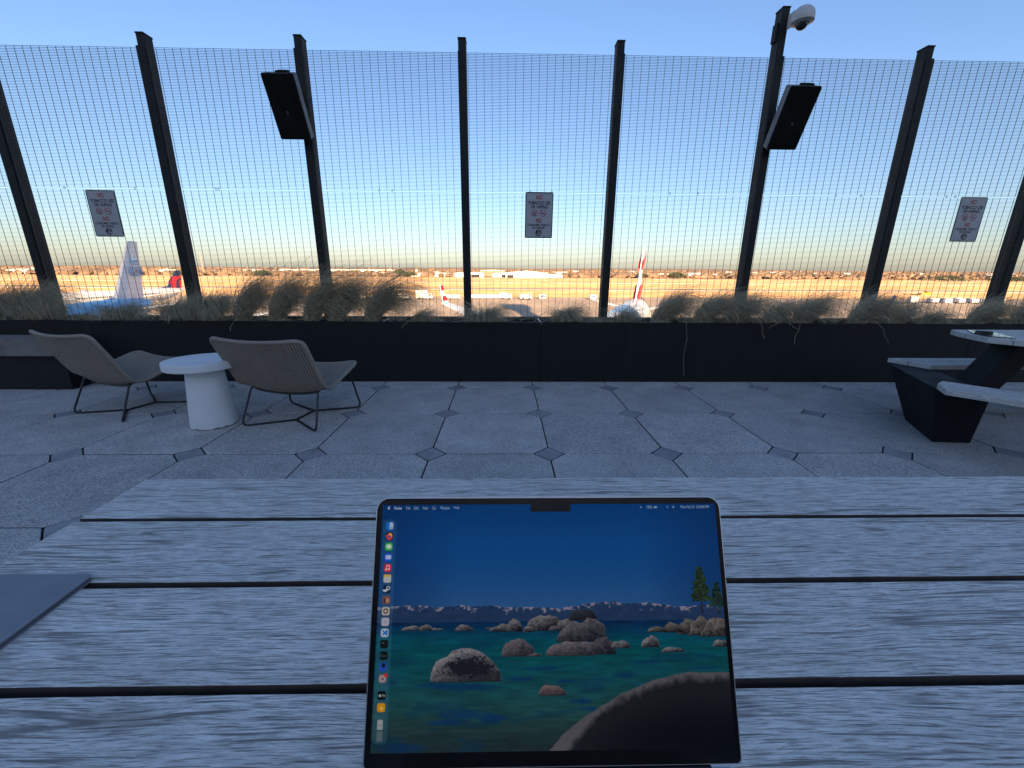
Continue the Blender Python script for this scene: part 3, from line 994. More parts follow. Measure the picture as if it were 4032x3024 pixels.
for y in yy_:
    for x in xs_:
        V.append((x, y, 0.575 + rng.uniform(-0.012, 0.012)))
for j in range(6):
    for i in range(180):
        a = j * 181 + i; F.append((a, a + 1, a + 182, a + 181))
m_ = MB(); m_.v = V; m_.f = F
build('soil', m_, M_SOIL, plr)

# ------------------------------------------------------------------ fence
FY = 4.60
post_x = [-6.46, -4.93, -3.40, -1.945, -0.405, 1.112, 2.652, 4.12, 5.584, 7.08]
fence = thing('mesh_fence', 'tall black anti climb mesh fence on dark posts behind the planter', 'fence', (0, FY, 0))
def wires(x0, x1, z0, z1):
    mb = MB()
    r = 0.0028
    z = z0
    while z < z1 + 1e-4:
        mb.box(((x0 + x1) / 2, FY - 0.0025, z), (x1 - x0, r, r)); z += 0.0127
    x = x0 + 0.02
    while x < x1:
        mb.box((x, FY + 0.0014, (z0 + z1) / 2), (0.0031, 0.0031, z1 - z0)); x += 0.0762
    return mb
for i, x in enumerate(post_x):
    top = 3.525 if i == 6 else 3.235
    po = build('post', MB().box((x, FY + 0.062, (top + 0.02) / 2), (0.072, 0.11, top - 0.02)), M_POST, fence, bevel=0.004, seg=1)
    build('cap', MB().box((x, FY + 0.062, top + 0.006), (0.080, 0.118, 0.014)), M_POST, po, bevel=0.003, seg=1)
    build('clamp_bar', MB().box((x, FY - 0.011, 1.87), (0.078, 0.012, 2.52)), M_POST, po, bevel=0.002, seg=1)
    bo = MB()
    for z in (0.75, 1.25, 1.75, 2.1, 2.6, 3.0):
        bo.lathe([(0.009, 0.0), (0.009, -0.006)], 8, (x, FY - 0.017, z), axis='y')
    build('bolts', bo, M_POST, po)
    if i + 1 < len(post_x):
        x1 = post_x[i + 1]
        for z0, z1 in ((0.625, 1.8965), (1.911, 3.118)):
            pnl = build('mesh_panel', wires(x + 0.036, x1 - 0.036, z0, z1), M_WIRE, fence)
            pnl['kind'] = 'stuff'
        build('bottom_rail', MB().box(((x + x1) / 2, FY + 0.02, 0.592), (x1 - x - 0.074, 0.05, 0.055)), M_POST, fence)
        for k in range(2):
            cx_ = x + (x1 - x) * random.uniform(0.25, 0.8)
            build('wire_tie', MB().tube([(cx_ + 0.008 * math.cos(a), FY - 0.004, 1.906 + 0.013 * math.sin(a)) for a in np.linspace(0, 6.0, 10)], 0.0022, 5), M_WIRE, fence)

# ------------------------------------------------------------------ signs
M_SIGN = simple('sign_white', (0.31, 0.335, 0.345), 0.5, var=0.05, scale=6)
M_SGREEN = simple('sign_green_border', (0.015, 0.06, 0.045), 0.5, var=0.1)
M_SBLACK = simple('sign_black_ink', (0.008, 0.01, 0.014), 0.5, var=0.1)
M_SRED = simple('sign_red_ink', (0.30, 0.015, 0.025), 0.5, var=0.1)
SW, SH = 0.290, 0.446
def sign(x, ztop, label, rot=0.0):
    t = thing('sign', label, 'sign', (x, FY - 0.008, ztop))
    P = lambda a, b, h: (a, -h, b)
    build('plate', MB().xform_prism(rrect(SW, SH, 0.012, 4, 0, -SH / 2), 0.0, 0.003, P), M_SGREEN, t, world=False)
    inner = MB()
    inner.xform_prism(rrect(SW - 0.022, SH - 0.022, 0.014, 5, 0, -SH / 2), 0.0031, 0.0036, P)
    build('face', inner, M_SIGN, t, world=False)
    k = 0.445 / 1305.0
    for s, yc, wd, ht, m, bold in (('NO', 325, 0.062, 0.045, M_SRED, 0.03), ('TOBACCO USE', 478, 0.232, 0.033, M_SBLACK, 0.035), ('OR VAPING', 592, 0.178, 0.033, M_SBLACK, 0.035),
                                   ('NO', 980, 0.060, 0.045, M_SRED, 0.03), ('CONSUMIR TABACO', 1110, 0.236, 0.024, M_SBLACK, 0.03), ('NI VAPEAR', 1196, 0.131, 0.024, M_SBLACK, 0.03)):
        vs, fs = text_poly(s, wd, ht, bold)
        zc = -(yc - 182) * k
        build('lettering', MB().add([(a, -0.0042, zc + b) for a, b in vs], fs), m, t, world=False)
    for dx in (-0.048, 0.040):
        zc = -(770 - 182) * k
        ring = MB()
        n = 28; vs = []
        for r in (0.034, 0.0285):
            vs += [(dx + r * math.cos(2 * math.pi * i / n), -0.0046, zc + r * math.sin(2 * math.pi * i / n)) for i in range(n)]
        ring.add(vs, [(i, (i + 1) % n, n + (i + 1) % n, n + i) for i in range(n)])
        ring.add([(dx + a, -0.0047, zc + b) for a, b in ((-0.0245, 0.0205), (-0.0205, 0.0245), (0.0245, -0.0205), (0.0205, -0.0245))], [(0, 1, 2, 3)])
        sy_ = build('prohibition_symbol', ring, M_SRED, t, world=False)
        ic = MB()
        ic.box((dx, -0.0044, zc + (0.004 if dx < 0 else -0.002)), (0.044, 0.0003, 0.0055))
        if dx < 0:
            ic.box((dx, -0.0044, zc - 0.016), (0.034, 0.0003, 0.010))
            ic.box((dx + 0.012, -0.0044, zc + 0.014), (0.012, 0.0003, 0.004))
        build('cigarette', ic, M_SBLACK, sy_, world=False)
    # round emblem of arcs
    zc = -(1340 - 182) * k
    em = MB(); n = 20
    def band(pts_a, pts_b):
        vs = [(a, -0.0043, zc + b) for a, b in pts_a] + [(a, -0.0043, zc + b) for a, b in pts_b]
        m2 = len(pts_a)
        em.add(vs, [(i, i + 1, m2 + i + 1, m2 + i) for i in range(m2 - 1)])
    R0 = 0.033
    arc = lambda r, a0, a1, kx=1.0: [(kx * r * math.cos(math.radians(a0 + (a1 - a0) * i / n)), r * math.sin(math.radians(a0 + (a1 - a0) * i / n))) for i in range(n + 1)]
    band(arc(R0, 205, 80), [(-0.029 + 0.027 * (i / n) ** 0.6, -0.020 + 0.044 * (i / n)) for i in range(n + 1)])
    band(arc(R0, 75, -25), [(0.004 + 0.026 * (i / n) ** 1.4, 0.024 - 0.036 * (i / n)) for i in range(n + 1)])
    band([(-0.024 + 0.022 * i / n, -0.022 + 0.040 * (i / n) ** 1.5) for i in range(n + 1)], [(-0.016 + 0.018 * i / n, -0.026 + 0.040 * (i / n) ** 1.5) for i in range(n + 1)])
    band([(0.002 + 0.020 * i / n, 0.016 - 0.038 * (i / n) ** 0.8) for i in range(n + 1)], [(-0.001 + 0.014 * i / n, 0.008 - 0.034 * (i / n) ** 0.8) for i in range(n + 1)])
    band(arc(R0, 245, 298), [(-0.014 + 0.030 * i / n, -0.024 + 0.003 * math.sin(math.pi * i / n)) for i in range(n + 1)])
    build('emblem', em, M_SBLACK, t, world=False)
    for dx in (-SW / 2 + 0.012, SW / 2 - 0.012):
        for dz in (-0.012, -SH + 0.012):
            build('bolt', MB().lathe([(0.005, -0.003), (0.005, -0.0065)], 8, (dx, 0, dz), axis='y'), M_VWHITE, t, world=False)
    t.rotation_euler = (0, rot, 0)
    return t
sign(-4.096, 1.888, 'no tobacco sign on the fence left of the left speaker', 0.004)
sign(0.363, 1.908, 'no tobacco sign on the fence between the two middle posts', 0.006)
sign(4.955, 1.904, 'no tobacco sign at the right end of the fence', 0.003)

# ------------------------------------------------------------------ loudspeakers
def speaker(x, z, yc, tilt, px, label):
    w_, h_, d_ = 0.283, 0.515, 0.165
    t = thing('loudspeaker', label, 'speaker', (x, yc, z), group='loudspeakers on the fence posts')
    up = Vector((0, -math.sin(tilt), math.cos(tilt))); nrm = Vector((0, -math.cos(tilt), -math.sin(tilt)))
    P = lambda a, b, h: tuple(Vector((a, 0, 0)) + up * b + nrm * h)
    build('grille', MB().xform_prism(rrect(w_ - 0.006, h_ - 0.006, 0.012, 3), -0.018, 0.004, P), M_SPK, t, world=False, bevel=0.003, seg=1)
    bd = MB()
    a, b = rrect(w_, h_, 0.012, 3), rrect(w_ * 0.98, h_ * 0.985, 0.012, 3)
    cpoly = rrect(w_ * 0.72, h_ * 0.90, 0.03, 3)
    n = len(a)
    vs = [P(*p, -0.02) for p in a] + [P(*p, -0.105) for p in b] + [P(p[0], p[1], -d_) for p in cpoly]
    fs = [tuple(range(n)), tuple(range(3 * n - 1, 2 * n - 1, -1))]
    for j in range(2):
        fs += [(j * n + i, j * n + (i + 1) % n, (j + 1) * n + (i + 1) % n, (j + 1) * n + i) for i in range(n)]
    bd.add(vs, fs)
    build('cabinet', bd, M_SPKBODY, t, world=False)
    build('trim_strip', MB().xform_prism(rrect(w_ + 0.004, h_ + 0.004, 0.013, 3), -0.024, -0.019, P), M_SPKBODY, t, world=False)
    build('logo', MB().box(P(-0.0, -0.03, 0.005), (0.020, 0.002, 0.004)).box(P(0.0, -0.045, 0.005), (0.016, 0.002, 0.004)), M_SPKBODY, t, world=False)
    br = MB()
    build('top_bracket', MB().xform_prism(rrect(0.11, 0.036, 0.012, 3, 0.03, h_ / 2 - 0.002), -0.095, -0.04, P), M_POST, t, world=False)
    br.tube([P(0.0, 0.0, -d_ + 0.01), (px - x, FY - yc - 0.02, 0.02)], 0.018, 10)
    build('bracket', br, M_POST, t, world=False)
    build('wall_plate', MB().box((px - x, FY - yc - 0.022, 0.02), (0.07, 0.012, 0.18)), M_POST, t, world=False)
    return t
speaker(-2.007, 2.558, 4.35, 0.47, -1.945, 'left black loudspeaker tilted down on the second post from the left')
speaker(2.735, 2.521, 4.35, 0.472, 2.652, 'right black loudspeaker tilted down under the white camera')

# ------------------------------------------------------------------ security camera
M_CAMW = simple('camera_white_plastic', (0.46, 0.48, 0.47), 0.45, var=0.04)
CX, CYY, CZ = 2.752, 4.50, 3.370
sc_cam = thing('security_camera', 'white dome security camera on top of the tallest post', 'camera', (CX, CYY, CZ), group=None)
body = MB().lathe([(0.036, 0.105), (0.060, 0.097), (0.084, 0.072), (0.094, 0.046), (0.096, 0.0), (0.091, -0.007)], 32)
build('housing', body, M_CAMW, sc_cam, world=False, smooth=True)
build('ring', MB().lathe([(0.0965, -0.004), (0.0965, -0.012), (0.062, -0.026), (0.054, -0.026)], 32), M_CAMW, sc_cam, world=False, smooth=False)
dm = [(0.053 * math.cos(a), -0.024 - 0.050 * math.sin(a)) for a in np.linspace(0, 1.5, 9)]
build('dome', MB().lathe(dm, 28), M_GLASS, sc_cam, world=False, smooth=True)
arm = MB()
arm.xform_prism([(-0.079, -0.03), (-0.02, 0.0), (-0.02, 0.075), (-0.079, 0.095)], -0.045, 0.045, lambda a, b, h: (a, 0.06 + h, b))
build('arm', arm, M_CAMW, sc_cam, world=False, bevel=0.006, seg=1)
build('cable_box', MB().box((-0.149, 0.16, -0.03), (0.025, 0.06, 0.15)), M_POST, sc_cam, world=False)

# ------------------------------------------------------------------ ornamental grasses
def grass(x, y, n, L, lean, spread, label, base_r=0.07, up=0.35, droop=1.9, wid=0.0021, bend=1.3):
    """clump of thin arching blades; lean = (x, y) wind"""
    t = thing('ornamental_grass', label, 'grass', (x, y, 0.565), group='dry grass clumps in the planter')
    k = 8
    az = rng.uniform(0, 2 * np.pi, n)
    rad = base_r * np.sqrt(rng.uniform(0, 1, n))
    base = np.stack([rad * np.cos(az), rad * np.sin(az) * 0.7, np.zeros(n)], 1)
    out = np.stack([np.cos(az), np.sin(az) * 0.8], 1) * spread * rng.uniform(0.3, 1.2, (n, 1)) + np.array(lean) * rng.uniform(0.7, 1.3, (n, 1)) + rng.normal(0, 0.10, (n, 2))
    mag = np.linalg.norm(out, axis=1) + 1e-6
    dirh = out / mag[:, None]
    ln = L * rng.uniform(0.55, 1.15, n)
    a0 = np.clip(rng.normal(up, 0.16, n), 0.0, 1.2)                # start angle from vertical
    a1 = np.clip(rng.normal(droop, 0.35, n), 0.9, 2.8)             # end angle: past horizontal
    wisp = rng.uniform(0, 1, n) < 0.04
    a1 = np.where(wisp, rng.uniform(0.5, 1.1, n), a1)
    ln = np.where(wisp, ln * 0.72, ln)
    short = rng.uniform(0, 1, n) < 0.35
    ln = np.where(short & ~wisp, ln * 0.72, ln)
    a1 = np.where(short & ~wisp, a1 + 0.25, a1)
    pts = np.zeros((n, k + 1, 3)); pts[:, 0] = base
    for j in range(k):
        f = (j + 0.5) / k
        a = a0 + (a1 - a0) * f ** bend + rng.normal(0, 0.11, n)
        side = rng.normal(0, 0.12, n)
        st = (ln / k)[:, None]
        d = np.stack([dirh[:, 0] * np.sin(a) - dirh[:, 1] * side, dirh[:, 1] * np.sin(a) + dirh[:, 0] * side, np.cos(a)], 1)
        pts[:, j + 1] = pts[:, j] + d * st
    # keep blades in front of the mesh and above the rim
    lim = FY - 0.02 - y
    pts[:, :, 1] = np.where(pts[:, :, 1] > lim, lim - (pts[:, :, 1] - lim) * 0.25, pts[:, :, 1])
    low = 0.02
    inside = pts[:, :, 1] > (PY - y)
    pts[:, :, 2] = np.where((pts[:, :, 2] < 0.065) & (pts[:, :, 1] < PY - y + 0.06), 0.065 + rng.uniform(0, 0.012, (n, k + 1)), pts[:, :, 2])
    pts[:, 1:, 2] = np.maximum(pts[:, 1:, 2], low)
    w0 = wid * rng.uniform(0.6, 1.4, n)
    wd = np.stack([np.cos(az * 3.7), np.sin(az * 3.7), rng.uniform(-0.4, 0.4, n)], 1)
    wd /= np.linalg.norm(wd, axis=1)[:, None]
    tap = np.linspace(1, 0.35, k + 1)
    off = wd[:, None, :] * (w0[:, None] * tap[None, :])[:, :, None] / 2
    V = np.stack([pts - off, pts + off], 2).reshape(-1, 3)         # n,(k+1),2
    idx = (np.arange(n) * (k + 1) * 2)[:, None] + (np.arange(k) * 2)[None, :]
    F = np.stack([idx, idx + 1, idx + 3, idx + 2], -1).reshape(-1, 4)
    me = bpy.data.meshes.new('blades')
    me.from_pydata(V.tolist(), [], F.tolist())
    o = obj('blades', me, M_BLADE, t)
    o['kind'] = 'stuff'
    return t

# x, y, blades, length, lean, spread, label
clumps = [
    (-5.35, 4.38, 1530, 0.82, (0.47, -0.05), 0.45, 'dense grass mound at the far left end of the planter'),
    (-4.95, 4.36, 2210, 0.87, (0.74, -0.10), 0.40, 'large grass mound before the leftmost post, combed to the right'),
    (-4.42, 4.36, 272, 0.31, (0.41, -0.1), 0.5, 'small thin grass tuft under the left sign, before the blue fuselage'),
    (-3.98, 4.36, 1105, 0.53, (0.27, -0.15), 0.55, 'low round grass mound left of the second post'),
    (-3.45, 4.38, 1275, 0.66, (0.41, -0.10), 0.50, 'grass mound at the foot of the post beside the red fin'),
    (-3.10, 4.38, 1530, 0.79, (0.47, -0.15), 0.45, 'bushy grass mound just right of the post beside the red fin'),
    (-2.78, 4.40, 1530, 0.90, (0.81, 0.0), 0.30, 'first arching clump of the grass tunnel, left of the left speaker post'),
    (-2.42, 4.40, 1530, 0.92, (0.74, 0.0), 0.28, 'second arching clump of the grass tunnel'),
    (-2.06, 4.40, 1700, 0.92, (0.68, 0.0), 0.30, 'third clump of the grass tunnel, left foot of the speaker post'),
    (-1.80, 4.40, 1615, 0.87, (0.74, 0.0), 0.30, 'fourth clump of the grass tunnel, right of the left speaker post'),
    (-1.42, 4.40, 1870, 0.87, (0.88, 0.0), 0.32, 'last clump of the grass tunnel with long strands drooping right'),
    (-0.92, 4.34, 561, 0.41, (0.68, -0.1), 0.45, 'flat low tuft left of the middle post'),
    (-0.22, 4.34, 1190, 0.50, (0.14, -0.15), 0.62, 'rounded dome of grass right of the middle post'),
    (0.62, 4.36, 1054, 0.50, (0.30, -0.10), 0.50, 'lone grass clump right of the middle sign'),
    (0.98, 4.32, 187, 0.24, (0.14, -0.2), 0.7, 'few low strands left of the right middle post'),
    (1.24, 4.36, 561, 0.48, (0.34, -0.1), 0.50, 'thin wispy clump right of the right middle post'),
    (1.66, 4.38, 1445, 0.82, (0.68, -0.05), 0.40, 'tall sweeping clump before the white nose on airliner'),
    (2.10, 4.36, 1530, 0.79, (0.74, -0.10), 0.42, 'wide combed clump left of the camera post'),
    (2.45, 4.36, 1360, 0.77, (0.47, -0.10), 0.45, 'dense clump at the foot of the camera post'),
    (2.86, 4.38, 850, 0.66, (0.47, -0.1), 0.50, 'loose clump right of the camera post'),
    (3.18, 4.36, 1190, 0.82, (0.41, -0.05), 0.42, 'tall feathery clump midway between the last two full posts'),
    (3.78, 4.36, 1700, 0.77, (0.68, -0.10), 0.42, 'large combed mound left of the right hand post'),
    (4.22, 4.38, 714, 0.63, (0.54, 0.0), 0.45, 'loose clump right of the right hand post'),
    (4.58, 4.36, 714, 0.43, (0.41, -0.10), 0.50, 'low dark tuft under the right sign'),
    (5.10, 4.36, 1360, 0.69, (0.61, -0.10), 0.45, 'bushy mound above the far picnic table'),
    (5.60, 4.36, 1360, 0.71, (0.54, -0.10), 0.45, 'last bushy mound at the right edge of the planter'),
]
for x, y, n, L, lean, spr, lab in clumps:
    tun = -2.9 < x < -1.3                                        # the arching row left of centre
    grass(x, y, int(n * (1.5 if tun else 1.4)), L * (0.93 if tun else 0.82), lean, spr * (0.45 if tun else 0.9), lab, base_r=0.065 if tun else 0.055 + L * 0.045,
          droop=2.05 if tun else 2.3, up=0.20 if tun else 0.20, wid=0.0031, bend=1.25)
# loose dry strands lying on the soil and hanging over the rim
ls = MB()
for k in range(420):
    x = random.uniform(-5.8, 5.8); y = random.uniform(PY + 0.03, FY - 0.08); a = random.uniform(-0.6, 0.6) + (math.pi if random.random() < 0.4 else 0)
    l_ = random.uniform(0.08, 0.32)
    p = [Vector((x + math.cos(a) * l_ * f, min(FY - 0.03, max(PY + 0.02, y + math.sin(a) * l_ * f * 0.5)), 0.60 + 0.04 * math.sin(f * 3.1) * random.random() + 0.015)) for f in (0, 0.35, 0.7, 1)]
    ls.tube(p, 0.0011, 3)
for x, dx, dz in ((1.86, 0.02, 0.56), (2.62, 0.05, 0.16), (3.02, -0.03, 0.22), (-2.7, -0.04, 0.10), (3.86, 0.12, 0.20), (2.9, 0.10, 0.06), (-0.98, -0.05, 0.07), (2.78, -0.09, 0.06)):
    p = [Vector((x - dx, PY + 0.05, 0.64)), Vector((x - dx * 0.3, PY - 0.006, 0.635))]
    for f in (0.3, 0.6, 1.0):
        p.append(Vector((x + dx * f + 0.012 * math.sin(f * 7), PY - 0.012 - 0.01 * f, 0.63 - dz * f)))
    ls.tube(p, 0.0013, 4)
tag(obj('loose_straw', ls.mesh('loose_straw'), M_BLADE), 'loose dry strands on the planter soil and over its rim', 'straw', kind='stuff')
def stake(p0, p1, label, m, r):
    o = MB().box((0, 0, 0), (0.018, 0.003, (Vector(p1) - Vector(p0)).length), mat=Vector(Vector(p1) - Vector(p0)).to_track_quat('Z', 'Y').to_matrix())
    ob = obj('plant_stake', o.mesh('plant_stake', 0.001, 1), m, None, (Vector(p0) + Vector(p1)) / 2)
    tag(ob, label, 'stake')
stake((0.392, PY + 0.05, 0.585), (0.350, PY + 0.13, 0.655), 'white plastic plant stake leaning in the planter left of centre clump', M_VWHITE, 0.004)
stake((-1.28, PY + 0.06, 0.60), (-1.18, PY + 0.12, 0.645), 'pale flat stake lying in the planter right of the grass tunnel', M_VWHITE, 0.004)
# orange brown litter strewn along the planter foot at far left
lt = MB()
for k in range(900):
    x = random.uniform(-6.4, -3.9); y = PY - 0.01 - abs(random.gauss(0, 0.05)); a = random.uniform(0, 3.14); l_ = random.uniform(0.01, 0.05)
    z = 0.003 + random.random() * 0.012
    dx, dy = math.cos(a) * l_ / 2, math.sin(a) * l_ / 2; nx_, ny_ = -math.sin(a) * 0.003, math.cos(a) * 0.003
    if y + abs(dy) > PY - 0.003: continue
    lt.add([(x - dx - nx_, y - dy - ny_, z), (x + dx - nx_, y + dy - ny_, z + 0.004), (x + dx + nx_, y + dy + ny_, z + 0.004), (x - dx + nx_, y - dy + ny_, z)], [(0, 1, 2, 3)])
M_FLAKE = simple('orange_brown_flake', (0.42, 0.20, 0.08), 0.9, var=0.4, scale=40)
tag(obj('floor_flakes', lt.mesh('floor_flakes'), M_FLAKE), 'small orange brown litter along the planter foot at far left', 'flakes', kind='stuff')

# ------------------------------------------------------------------ wooden bench against the planter, far left
bnch = thing('wooden_bench', 'weathered wooden bench against the planter behind the left chair', 'bench', (-5.6, 3.95, 0))
for k in range(2):
    build('seat_plank', MB().box((-5.6, 3.84 + 0.118 * k + 0.06, 0.478), (3.0, 0.112, 0.034)), M_SHADEWOOD, bnch, bevel=0.004)
build('front_board', MB().box((-5.6, 3.815, 0.415), (3.0, 0.03, 0.155)), M_SHADEWOOD, bnch, bevel=0.004)
build('plinth', MB().box((-5.6, 3.98, 0.20), (2.9, 0.25, 0.395)), M_LEGS, bnch)

# ------------------------------------------------------------------ lounge chairs
def shell_point(a, u):
    """a: 0 (top of back) .. 1 (front of seat); u: -1..1 across"""
    prof = [(-0.365, 0.685), (-0.325, 0.600), (-0.262, 0.470), (-0.205, 0.352), (-0.165, 0.308), (-0.10, 0.298), (0.00, 0.328), (0.14, 0.370), (0.275, 0.412)]
    f = a * (len(prof) - 1); i = min(int(f), len(prof) - 2); t = f - i
    p0, p1, p2, p3 = [prof[max(0, min(len(prof) - 1, i + k))] for k in (-1, 0, 1, 2)]
    cr = lambda q0, q1, q2, q3: 0.5 * (2 * q1 + (q2 - q0) * t + (2 * q0 - 5 * q1 + 4 * q2 - q3) * t * t + (-q0 + 3 * q1 - 3 * q2 + q3) * t ** 3)
    v = cr(p0[0], p1[0], p2[0], p3[0]); z = cr(p0[1], p1[1], p2[1], p3[1])
    s = 1 - u * u
    back = max(0.0, 1 - a / 0.45); seat = max(0.0, (a - 0.55) / 0.45)
    v -= s * 0.045 * back
    z -= s * (0.020 + 0.028 * (1 - back) * (1 - seat * 0.3))
    return Vector((0, v, z))
A_LEN = 0.92
def half_w(a):
    d = min(a, 1 - a) * A_LEN; rc = 0.07
    if d >= rc: return 0.352
    return 0.352 - rc + math.sqrt(max(0, rc * rc - (rc - d) ** 2))
def make_chair(label, loc, rz):
    t = thing('lounge_chair', label, 'chair', loc, rz, group='woven lounge chairs')
    NU, NA = 48, 40
    av = [0.5 - 0.5 * math.cos(math.pi * (0.04 + 0.92 * j / NA)) for j in range(NA + 1)]
    av = [(x - av[0]) / (av[-1] - av[0]) for x in av]
    V = []; F = []
    for j, a in enumerate(av):
        hw = half_w(a)
        e = 1e-3
        for i in range(NU + 1):
            u = -1 + 2 * i / NU
            p = shell_point(a, u * hw / 0.352); p.x = u * hw
            pa = shell_point(min(1, a + e), u) - shell_point(max(0, a - e), u)
            nrm = Vector((0, -pa.z, pa.y)).normalized()
            rib = abs(math.sin(p.x / 0.352 * math.pi * 16)) ** 0.6
            edge = min(1, (1 - abs(u)) * 8) * min(1, min(a, 1 - a) * 20)
            V.append(p)
    for j in range(NA):
        for i in range(NU):
            q = j * (NU + 1) + i
            F.append((q, q + 1, q + NU + 2, q + NU + 1))
    m = MB(); m.v = [tuple(p) for p in V]; m.f = F
    sh = build('woven_shell', m, M_BACKING, t, world=False)
    so = sh.modifiers.new('thick', 'SOLIDIFY'); so.thickness = 0.004; so.offset = 0
    cords = MB()
    nc = 34
    for q in range(nc):
        x = -0.335 + 0.67 * q / (nc - 1)
        pts_ = []
        for j in range(45):
            a = 0.004 + 0.992 * j / 44
            if half_w(a) < abs(x) + 0.004: continue
            p = shell_point(a, x / 0.352); p.x = x + random.uniform(-0.0006, 0.0006)
            pts_.append(p)
        cords.tube(pts_, 0.0084, 6)
    cd = build('rope_cords', cords, M_ROPE, t, world=False, smooth=True)
    cd['kind'] = 'stuff'
    rim = []
    N = 40
    for j in range(N + 1): rim.append((j / N, 1))
    out = []
    aa = [0.5 - 0.5 * math.cos(math.pi * j / 60) for j in range(61)]
    for a in aa: p = shell_point(a, half_w(a) / 0.352); p.x = half_w(a); out.append(p)
    for i in range(1, 20): u = 1 - 2 * i / 20; p = shell_point(1, u * half_w(1) / 0.352); p.x = u * half_w(1); out.append(p)
    for a in reversed(aa): p = shell_point(a, half_w(a) / 0.352); p.x = -half_w(a); out.append(p)
    for i in range(1, 20): u = -1 + 2 * i / 20; p = shell_point(0, u * half_w(0) / 0.352); p.x = u * half_w(0); out.append(p)
    cl = [out[0]]
    for p in out[1:]:
        if (p - cl[-1]).length > 0.006: cl.append(p)
    build('rope_rim', MB().tube(cl, 0.0135, 8, closed=True), M_ROPE, t, world=False, smooth=True)
    rr = 0.0078
    J1, J2 = (0, -0.09, rr), (0, 0.125, rr)
    for s in (-1, 1):
        build('rear_leg', MB().tube(fillet([J1, (s * 0.305, -0.285, rr), (s * 0.275, -0.165, 0.285), (s * 0.25, -0.10, 0.272)], 0.05), rr, 8), M_FRAME, t, world=False, smooth=True)
        build('front_leg', MB().tube(fillet([J2, (s * 0.335, 0.285, rr), (s * 0.285, 0.225, 0.355), (s * 0.26, 0.16, 0.345)], 0.05), rr, 8), M_FRAME, t, world=False, smooth=True)
    build('base_spine', MB().tube([J1, J2], rr, 8), M_FRAME, t, world=False)
    arc = [(0.275 * math.cos(math.pi * k / 14), -0.15, 0.283 - 0.043 * math.sin(math.pi * k / 14)) for k in range(15)]
    build('seat_support', MB().tube(arc, 0.0095, 8), M_FRAME, t, world=False, smooth=True)
    arc = [(0.285 * math.cos(math.pi * k / 14), 0.22, 0.352 - 0.035 * math.sin(math.pi * k / 14)) for k in range(15)]
    build('seat_support', MB().tube(arc, 0.0095, 8), M_FRAME, t, world=False, smooth=True)
    return t
chB = make_chair('right taupe woven lounge chair, nearer, seen from behind beside the white table', (-1.595, 3.10, 0), math.radians(-11))
chA = copy_tree(chB)
chA.location = (-3.075, 3.325, 0); chA.rotation_euler = (0, 0, math.radians(-20))
chA['label'] = 'left taupe woven lounge chair turned to the right, before the wooden bench'

# ------------------------------------------------------------------ white side table
st = thing('side_table', 'round white cast side table with a flared base between the chairs', 'table', (-2.19, 2.945, 0))
tp = MB().lathe([(0.20, 0.445), (0.236, 0.447), (0.240, 0.452), (0.240, 0.496), (0.237, 0.501), (0.20, 0.502)], 64)
build('top', tp, M_WHITE, st, world=False, bevel=0.0)
bs = MB(); n = 64; vs = []; prof = [(0.150, 0.006), (0.151, 0.02), (0.141, 0.15), (0.128, 0.30), (0.116, 0.446)]
for j, (r, z) in enumerate(prof):
    for i in range(n):
        a = 2 * math.pi * i / n
        zz = z + (0.010 * abs(math.sin(a * 7.3) * math.sin(a * 3.1)) if j == 0 else 0)
        vs.append((r * math.cos(a), r * math.sin(a), zz))
fs = [(j * n + i, j * n + (i + 1) % n, (j + 1) * n + (i + 1) % n, (j + 1) * n + i) for j in range(4) for i in range(n)]
bs.add(vs, fs)
build('base', bs, M_WHITE, st, world=False, smooth=True)
build('foot_core', MB().lathe([(0.143, 0.0), (0.143, 0.02)], 48), simple('raw_concrete_core', (0.22, 0.22, 0.2), 0.9), st, world=False)

# ------------------------------------------------------------------ triangular picnic table, right
pc = thing('picnic_table', 'far triangular picnic table with grey planks and black steel legs', 'table', (3.6, 2.6, 0))
def planked(name, poly, z0, z1, parent, axis, step, start, gap=0.006, ang=0.0):
    """polygon cut into planks running at angle ang"""
    ca, sa = math.cos(-ang), math.sin(-ang)
    rot = [(x * ca - y * sa, x * sa + y * ca) for x, y in poly]
    lo = min(p[1] for p in rot); hi = max(p[1] for p in rot)
    y = lo
    while y < hi - 1e-4:
        a, b = y, min(y + step, hi)
        q = clip(clip(rot, 1, a + gap / 2, True), 1, b - gap / 2, False)
        if len(q) >= 3:
            cx_ = sum(p[0] for p in q) / len(q); cy_ = sum(p[1] for p in q) / len(q)
            mb = MB().prism([(p[0] - cx_, p[1] - cy_) for p in q], z0, z1)
            o = build(name, mb, M_WOOD, parent, world=False, bevel=0.003)
            c2, s2 = math.cos(ang), math.sin(ang)
            o.location = (cx_ * c2 - cy_ * s2 - parent.location.x, cx_ * s2 + cy_ * c2 - parent.location.y, 0)
            o.rotation_euler = (0, 0, ang)
        y += step
C_T = Vector((3.69, 2.565))
hexp = []
top_poly = [(3.33, 2.985), (3.26, 2.86), (3.175, 2.61), (3.27, 2.465), (3.62, 1.95), (3.78, 1.95), (4.55, 2.86), (4.48, 2.985)]
planked('top_plank', top_poly, 0.694, 0.730, pc, 1, 0.142, 0)
planked('bench_plank', [(3.245, 3.335), (3.335, 3.055), (4.7, 3.055), (4.8, 3.335)], 0.405, 0.44, pc, 1, 0.14, 0)
d_ = Vector((0.632, -0.775)); nrm_ = Vector((0.775, 0.632))
o1 = Vector((2.742, 2.385)); e1 = Vector((2.835, 2.525))
i1 = o1 + nrm_ * 0.285 + d_ * 0.02
poly = [o1, o1 + d_ * 1.25, o1 + d_ * 1.2 + nrm_ * 0.285, i1 - d_ * 0.06, e1]
